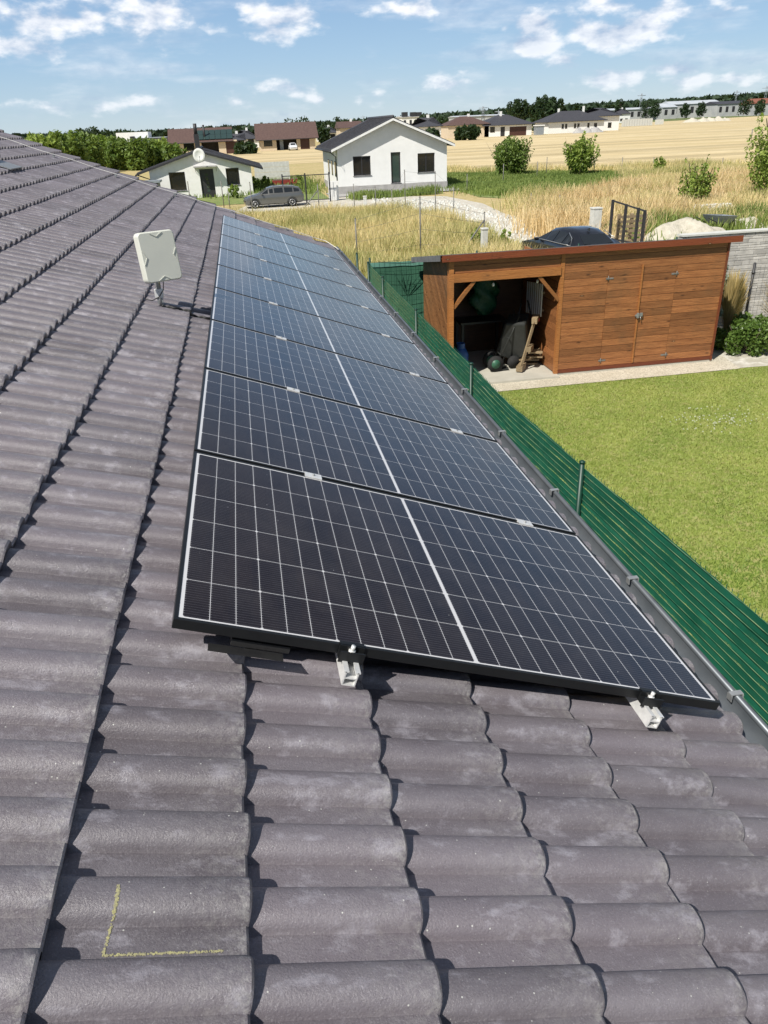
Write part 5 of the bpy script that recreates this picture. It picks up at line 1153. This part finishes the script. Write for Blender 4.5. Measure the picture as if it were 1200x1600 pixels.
# pylons and masts
def pylon(px, pt, Y, lb, lattice=True, w=1.6):
    x, z = onY(px, pt, Y); h = z-G; mb = MB()
    if lattice:
        for sx in (-1, 1):
            mb.tube([(sx*w, 0, 0), (sx*w*.35, 0, h*.8), (sx*w*.3, 0, h)], .22, 4)
        for i in range(8):
            z0 = h*i/8; z1 = h*(i+1)/8; a = w*(1-.65*i/8); b = w*(1-.65*(i+1)/8); mb.tube([(-a, 0, z0), (b, 0, z1)], .12, 4); mb.tube([(a, 0, z0), (-b, 0, z1)], .12, 4)
        for f in (.78, .92): mb.tube([(-w*2.2, 0, h*f), (w*2.2, 0, h*f)], .2, 4)
    else:
        mb.tube([(0, 0, 0), (0, 0, h)], [.3, .12], 6); mb.tube([(-1.4, 0, h*.9), (1.4, 0, h*.9)], .12, 4)
    o = mb.build('power_pylon' if lattice else 'mast', 'greybox'); o.location = (x, Y, G); tag(o, lb, 'pylon' if lattice else 'mast', 'pylons and masts on the horizon')
pylon(1003, 146, 650, 'lattice pylon at the horizon left of the farm halls'); pylon(1152, 141, 700, 'thin lattice pylon above the dark row building', True, 1.2); pylon(755, 166, 560, 'lattice pylon above the brown hip roof', True, 1.4)
pylon(1041, 153, 620, 'thin mast left of the big pale hall', False); pylon(1199, 134, 700, 'pylon at the right edge of the horizon', True, 2); pylon(567, 180, 500, 'thin mast above the left slope of the white house', False); pylon(779, 171, 300, 'thin mast behind the garage house', False)

# ------------------------------------------------------------------ trees far away
def far_tree(px, pt, Y, w, lb, mat='leafdark', n=1600, size=.45, trunk=.15, name='far_tree', shape='round'):
    x, z = onY(px, pt, Y); return plant(name, lb, 'tree', x, Y, z-G, w, mat, n, size, trunk, 16, shape=shape, group='trees between the far houses')
far_tree(850, 152, 250, 10, 'big dark tree right of the garage house', n=4200, size=.5, trunk=.05); far_tree(866, 153, 262, 8, 'tall dark tree behind the left end of the long hip house', n=3000, size=.5, trunk=.05)
far_tree(811, 157, 262, 9, 'loose pine tree with open crown behind the garage house', n=1200, size=.55, trunk=.45)
for px, pt, Y, w, lb in ((660, 182, 300, 6, 'round dark tree by the white industrial building'), (690, 184, 320, 7, 'dark tree right of the black hip roof'), (722, 199, 200, 4, 'green garden shrub before the brown hip house'), (738, 197, 198, 4, 'second green garden shrub before the brown hip house'), (505, 201, 240, 5, 'round tree right of the plain cream bungalow'), (530, 186, 330, 12, 'wide dark tree above the houses left of the white house'),
                       (515, 190, 350, 9, 'dark tree left of the wide one at the horizon'), (465, 188, 330, 14, 'wide dark tree rising behind the plain cream bungalow roof'), (971, 155, 480, 8, 'round tree behind the farm hall'), (1012, 155, 520, 13, 'broad tree at the left end of the farm halls'), (1025, 157, 500, 9, 'tree next to the broad one by the farm halls'), (1072, 162, 500, 7, 'dark tree in front of the big pale hall'),
                       (1098, 160, 510, 8, 'dark tree at the right half of the big pale hall'), (1165, 155, 500, 10, 'tree among the dark row buildings'), (1190, 156, 470, 8, 'bushy tree near the red-roofed house'), (675, 203, 180, 4, 'green shrub at the foot of the black hip house'), (385, 226, 170, 5, 'bushy green tree in the garden left of the cream bungalow'), (138, 203, 330, 11, 'umbrella-shaped pine above the tree row'), (175, 207, 330, 12, 'dark pine above the tree row'), (195, 208, 340, 10, 'second dark pine above the tree row'), (160, 210, 335, 9, 'small dark pine above the tree row')):
    far_tree(px, pt, Y, w, lb, n=900, size=.55, trunk=.1 if 'pine' not in lb else .4)
# far wood: one mass of leaf clumps ringed along the horizon
def wood(name, segs_, n, size):
    P_, S_ = [], []
    for (pa, pb, ta, tb_, Y) in segs_:
        m = int(n*(pb-pa)/1400)+4
        f = rng.uniform(0, 1, m); px = pa+(pb-pa)*f; tops = ta+(tb_-ta)*f
        jag = 2.2*np.sin(px*.21)+1.5*np.sin(px*.67+1)+1.2*np.sin(px*1.9)
        for p, t_, j_ in zip(px, tops, jag):
            yy_ = Y*random.uniform(.97, 1.15); x, z = onY(p, t_+j_*.5+.8, Y); h = max(z-G, 3.); zz_ = G+h*random.uniform(0, 1)**.7
            P_.append((x, yy_, zz_)); S_.append(size*Y/600)
    P_ = np.array(P_); S_ = np.array(S_); n_ = len(P_)
    a = rng.normal(size=(n_, 3)); a /= np.linalg.norm(a, axis=1)[:, None]; b = np.cross(a, rng.normal(size=(n_, 3))); b /= np.linalg.norm(b, axis=1)[:, None]
    s = S_*rng.uniform(.6, 1.4, n_); a *= s[:, None]; b *= (s*.7)[:, None]
    V = np.stack([P_-a, P_-b, P_+a, P_+b], 1).reshape(-1, 3); i = np.arange(n_)*4
    return tag(npmesh(name, V, np.stack([i, i+1, i+2, i+3], 1), 'leaffar', val=rng.uniform(0, 1, n_)), kind='stuff')
wood('far_wood', [(-700, 120, 226, 212, 520), (120, 330, 213, 203, 560), (300, 560, 203, 191, 560), (540, 700, 191, 182, 640), (680, 860, 181, 168, 760), (850, 1000, 168, 160, 800), (980, 1110, 161, 154, 850), (1090, 1200, 154, 147, 800), (1190, 1900, 147, 120, 800)], 60000, 2.4)

# ================================================================== CARS
def car(name, label, loc, rz, body, stations, L_, W_, wheels, glass_rows, cat='car', sx=1.0):
    """stations: (x, zbottom, zbelt, zroof, half width at belt, half width at roof); +x is the front"""
    root = empty(name, loc, label, cat, rz=rz)
    st = stations; ns = len(st); ring = []
    for (x, zb_, zl, zr_, wb, wr) in st:
        half = [(wb*.80, zb_), (wb*.97, zb_+.08), (wb, zb_+.25), (wb*1.0, zl-.12), (wb*.965, zl), (wr, max(zr_-.07, zl+.004)), (wr*.82, zr_), (wr*.4, zr_+.015)]
        ring.append([(x, y, z) for y, z in half]+[(x, -y, z) for y, z in half[::-1]])
    k = len(ring[0]); mb = MB(); vs = [p for r_ in ring for p in r_]
    fs = [(i*k+j, i*k+(j+1) % k, (i+1)*k+(j+1) % k, (i+1)*k+j) for i in range(ns-1) for j in range(k)]+[tuple(range(k)), tuple((ns-1)*k+j for j in range(k))[::-1]]
    mb.add(vs, fs, smooth=True); b = mb.build('body', body, root)
    try: b.data.set_sharp_from_angle(angle=R(32))
    except Exception: pass
    def patch(nm, i0, i1, j, inset=.06, matn='carglass'):
        a, b_, c, d = (Vector(ring[i0][j]), Vector(ring[i1][j]), Vector(ring[i1][j+1]), Vector(ring[i0][j+1]))
        cen = (a+b_+c+d)/4; nrm_ = (b_-a).cross(d-a).normalized()
        if nrm_.dot(cen-Vector((cen.x, 0, .7))) < 0: nrm_ = -nrm_
        pts = [p+(cen-p).normalized()*min(inset, (cen-p).length*.35)+nrm_*.012 for p in (a, b_, c, d)]
        m_ = MB(); m_.add(pts+[p-nrm_*.01 for p in pts], [(0, 1, 2, 3), (7, 6, 5, 4), (0, 4, 5, 1), (1, 5, 6, 2), (2, 6, 7, 3), (3, 7, 4, 0)]); m_.build(nm, matn, root)
    for (i0, i1) in glass_rows['side']:
        patch('side_window', i0, i1, 4); patch('side_window', i0, i1, 10)
    for (nm, i0, i1) in glass_rows['ends']:
        a, b_ = ring[i0], ring[i1]
        pts = [Vector(a[6]), Vector(a[9]), Vector(b_[9]), Vector(b_[6])]; cen = sum(pts, Vector())/4; nr = (pts[1]-pts[0]).cross(pts[2]-pts[0]).normalized(); nr = nr if nr.z > 0 else -nr
        pts = [p+(cen-p)*.07+nr*.014 for p in pts]; m_ = MB(); m_.add(pts+[p-nr*.01 for p in pts], [(0, 1, 2, 3), (7, 6, 5, 4), (0, 4, 5, 1), (1, 5, 6, 2), (2, 6, 7, 3), (3, 7, 4, 0)]); m_.build(nm, 'carglass', root)
    for x in wheels:
        for s in (-1, 1):
            y = s*(W_/2-.10)
            m_ = MB(); m_.tube([(x, y-.11, .31), (x, y+.12*1, .31)], .315, 22); w_ = m_.build('wheel', 'tyre', root)
            m_ = MB(); m_.tube([(x, y+s*.105, .31), (x, y+s*.135, .31)], .05, 10)
            for q in range(5):
                a = q*2*math.pi/5+.3; m_.bar((x, y+s*.125, .31), (x+.2*math.cos(a), y+s*.125, .31+.2*math.sin(a)), .05, .02)
            ringpts = [(x+.205*math.cos(a), y+s*.12, .31+.205*math.sin(a)) for a in np.linspace(0, 2*math.pi, 21)]; m_.tube(ringpts, .02, 6); r_ = m_.build('rim', 'rim'); r_.parent = w_
            m_ = MB(); ap = [(x+.37*math.cos(a), y+s*.085, .31+.37*math.sin(a)) for a in np.linspace(0, math.pi, 14)]; m_.tube(ap, .025, 6); m_.build('wheel_arch', 'darkplastic', root)
    return root, ring
# estate car, nose to the left; +x is the front -> rotate by 180
est = [(2.18, .32, .58, .60, .62, .5), (2.10, .22, .70, .72, .80, .62), (1.75, .20, .80, .84, .86, .70), (1.25, .20, .90, .95, .88, .74), (1.0, .20, .95, 1.0, .89, .72), (.35, .20, .98, 1.38, .90, .62), (0, .20, .99, 1.44, .90, .61), (-.75, .20, 1.0, 1.46, .90, .61), (-1.45, .22, 1.02, 1.42, .89, .60), (-1.95, .26, 1.03, 1.30, .87, .58), (-2.12, .30, 1.0, 1.06, .84, .62), (-2.22, .36, .78, .80, .78, .62)]
gc, rg = car('estate_car', 'dark grey estate car parked side-on before the gate left of the white house', (2.25, 49.7, G), math.pi+.05, 'cargrey', est, 4.4, 1.8, (1.42, -1.32), {'side': [(4, 5), (5, 6), (6, 7), (7, 8), (8, 9)], 'ends': [('windscreen', 4, 5), ('rear_window', 9, 10)]})
gc.scale = (.84, .9, .80)
for s in (-1, 1):
    mb = MB(); mb.box((-2.08, s*.74, .88), (.16, .16, .14)); mb.build('tail_lamp', 'redlamp', gc, bevel=.02)
    mb = MB(); mb.box((2.02, s*.62, .62), (.16, .26, .10)); mb.build('headlight', 'rim', gc, bevel=.02)
    mb = MB(); mb.box((.88, s*.97, 1.0), (.10, .14, .10)); mb.build('mirror', 'cargrey', gc, bevel=.02)
for ya in (.5, -.53): mb = MB(); mb.bx(-1.6, .1, ya, ya+.03, 1.475, 1.49); mb.build('roof_rail', 'rim', gc)
sed = [(2.35, .32, .60, .62, .66, .5), (2.25, .22, .70, .73, .84, .66), (1.7, .20, .82, .86, .89, .72), (1.05, .20, .92, .97, .91, .74), (.30, .20, .95, 1.36, .92, .60), (-.25, .20, .96, 1.42, .92, .58), (-.85, .20, .97, 1.39, .92, .58), (-1.25, .20, .98, 1.28, .92, .60), (-1.75, .22, .98, 1.03, .91, .70), (-2.15, .28, .93, .96, .87, .74), (-2.35, .34, .72, .75, .80, .66)]
bc, rg = car('black_car', 'black saloon car seen from behind above the shed roof', (10.45, 22.0, G), math.pi/2+.10, 'carblack', sed, 4.7, 1.84, (1.45, -1.4), {'side': [(3, 4), (4, 5), (5, 6), (6, 7)], 'ends': [('windscreen', 3, 4), ('rear_window', 7, 8)]})
bc.scale = (.93, .90, .90)
for s in (-1, 1): mb = MB(); mb.box((.75, s*1.0, .98), (.10, .16, .10)); mb.build('mirror', 'carblack', bc, bevel=.02)
mb = MB(); mb.prism([(-.95, 1.40), (-1.12, 1.37), (-1.1, 1.47)], -.012, .012, 'y'); mb.build('roof_fin', 'darkplastic', bc)
mb = MB()
for s in (-1, 1):
    mb.tube([(x, s*y, z) for x, y, z in [(1.0, .90, .985), (0, .915, .995), (-.85, .915, 1.0), (-1.5, .90, 1.01), (-1.28, .74, 1.20), (-.95, .66, 1.34)]], .012, 5)
mb.build('chrome_strip', 'rim', bc)
Xw = onY(458, 229, 180)[0]
wc, _ = car('white_car', 'small white car parked before the carport of the cream bungalow', (Xw, 181, G), -math.pi/2, 'carwhite', [(a*.85, b, c, d, e, f) for a, b, c, d, e, f in est], 3.9, 1.8, (1.2, -1.1), {'side': [(4, 6), (6, 8)], 'ends': [('windscreen', 4, 5), ('rear_window', 9, 10)]})

bpy.context.view_layer.update()
print('objects', len(bpy.data.objects))
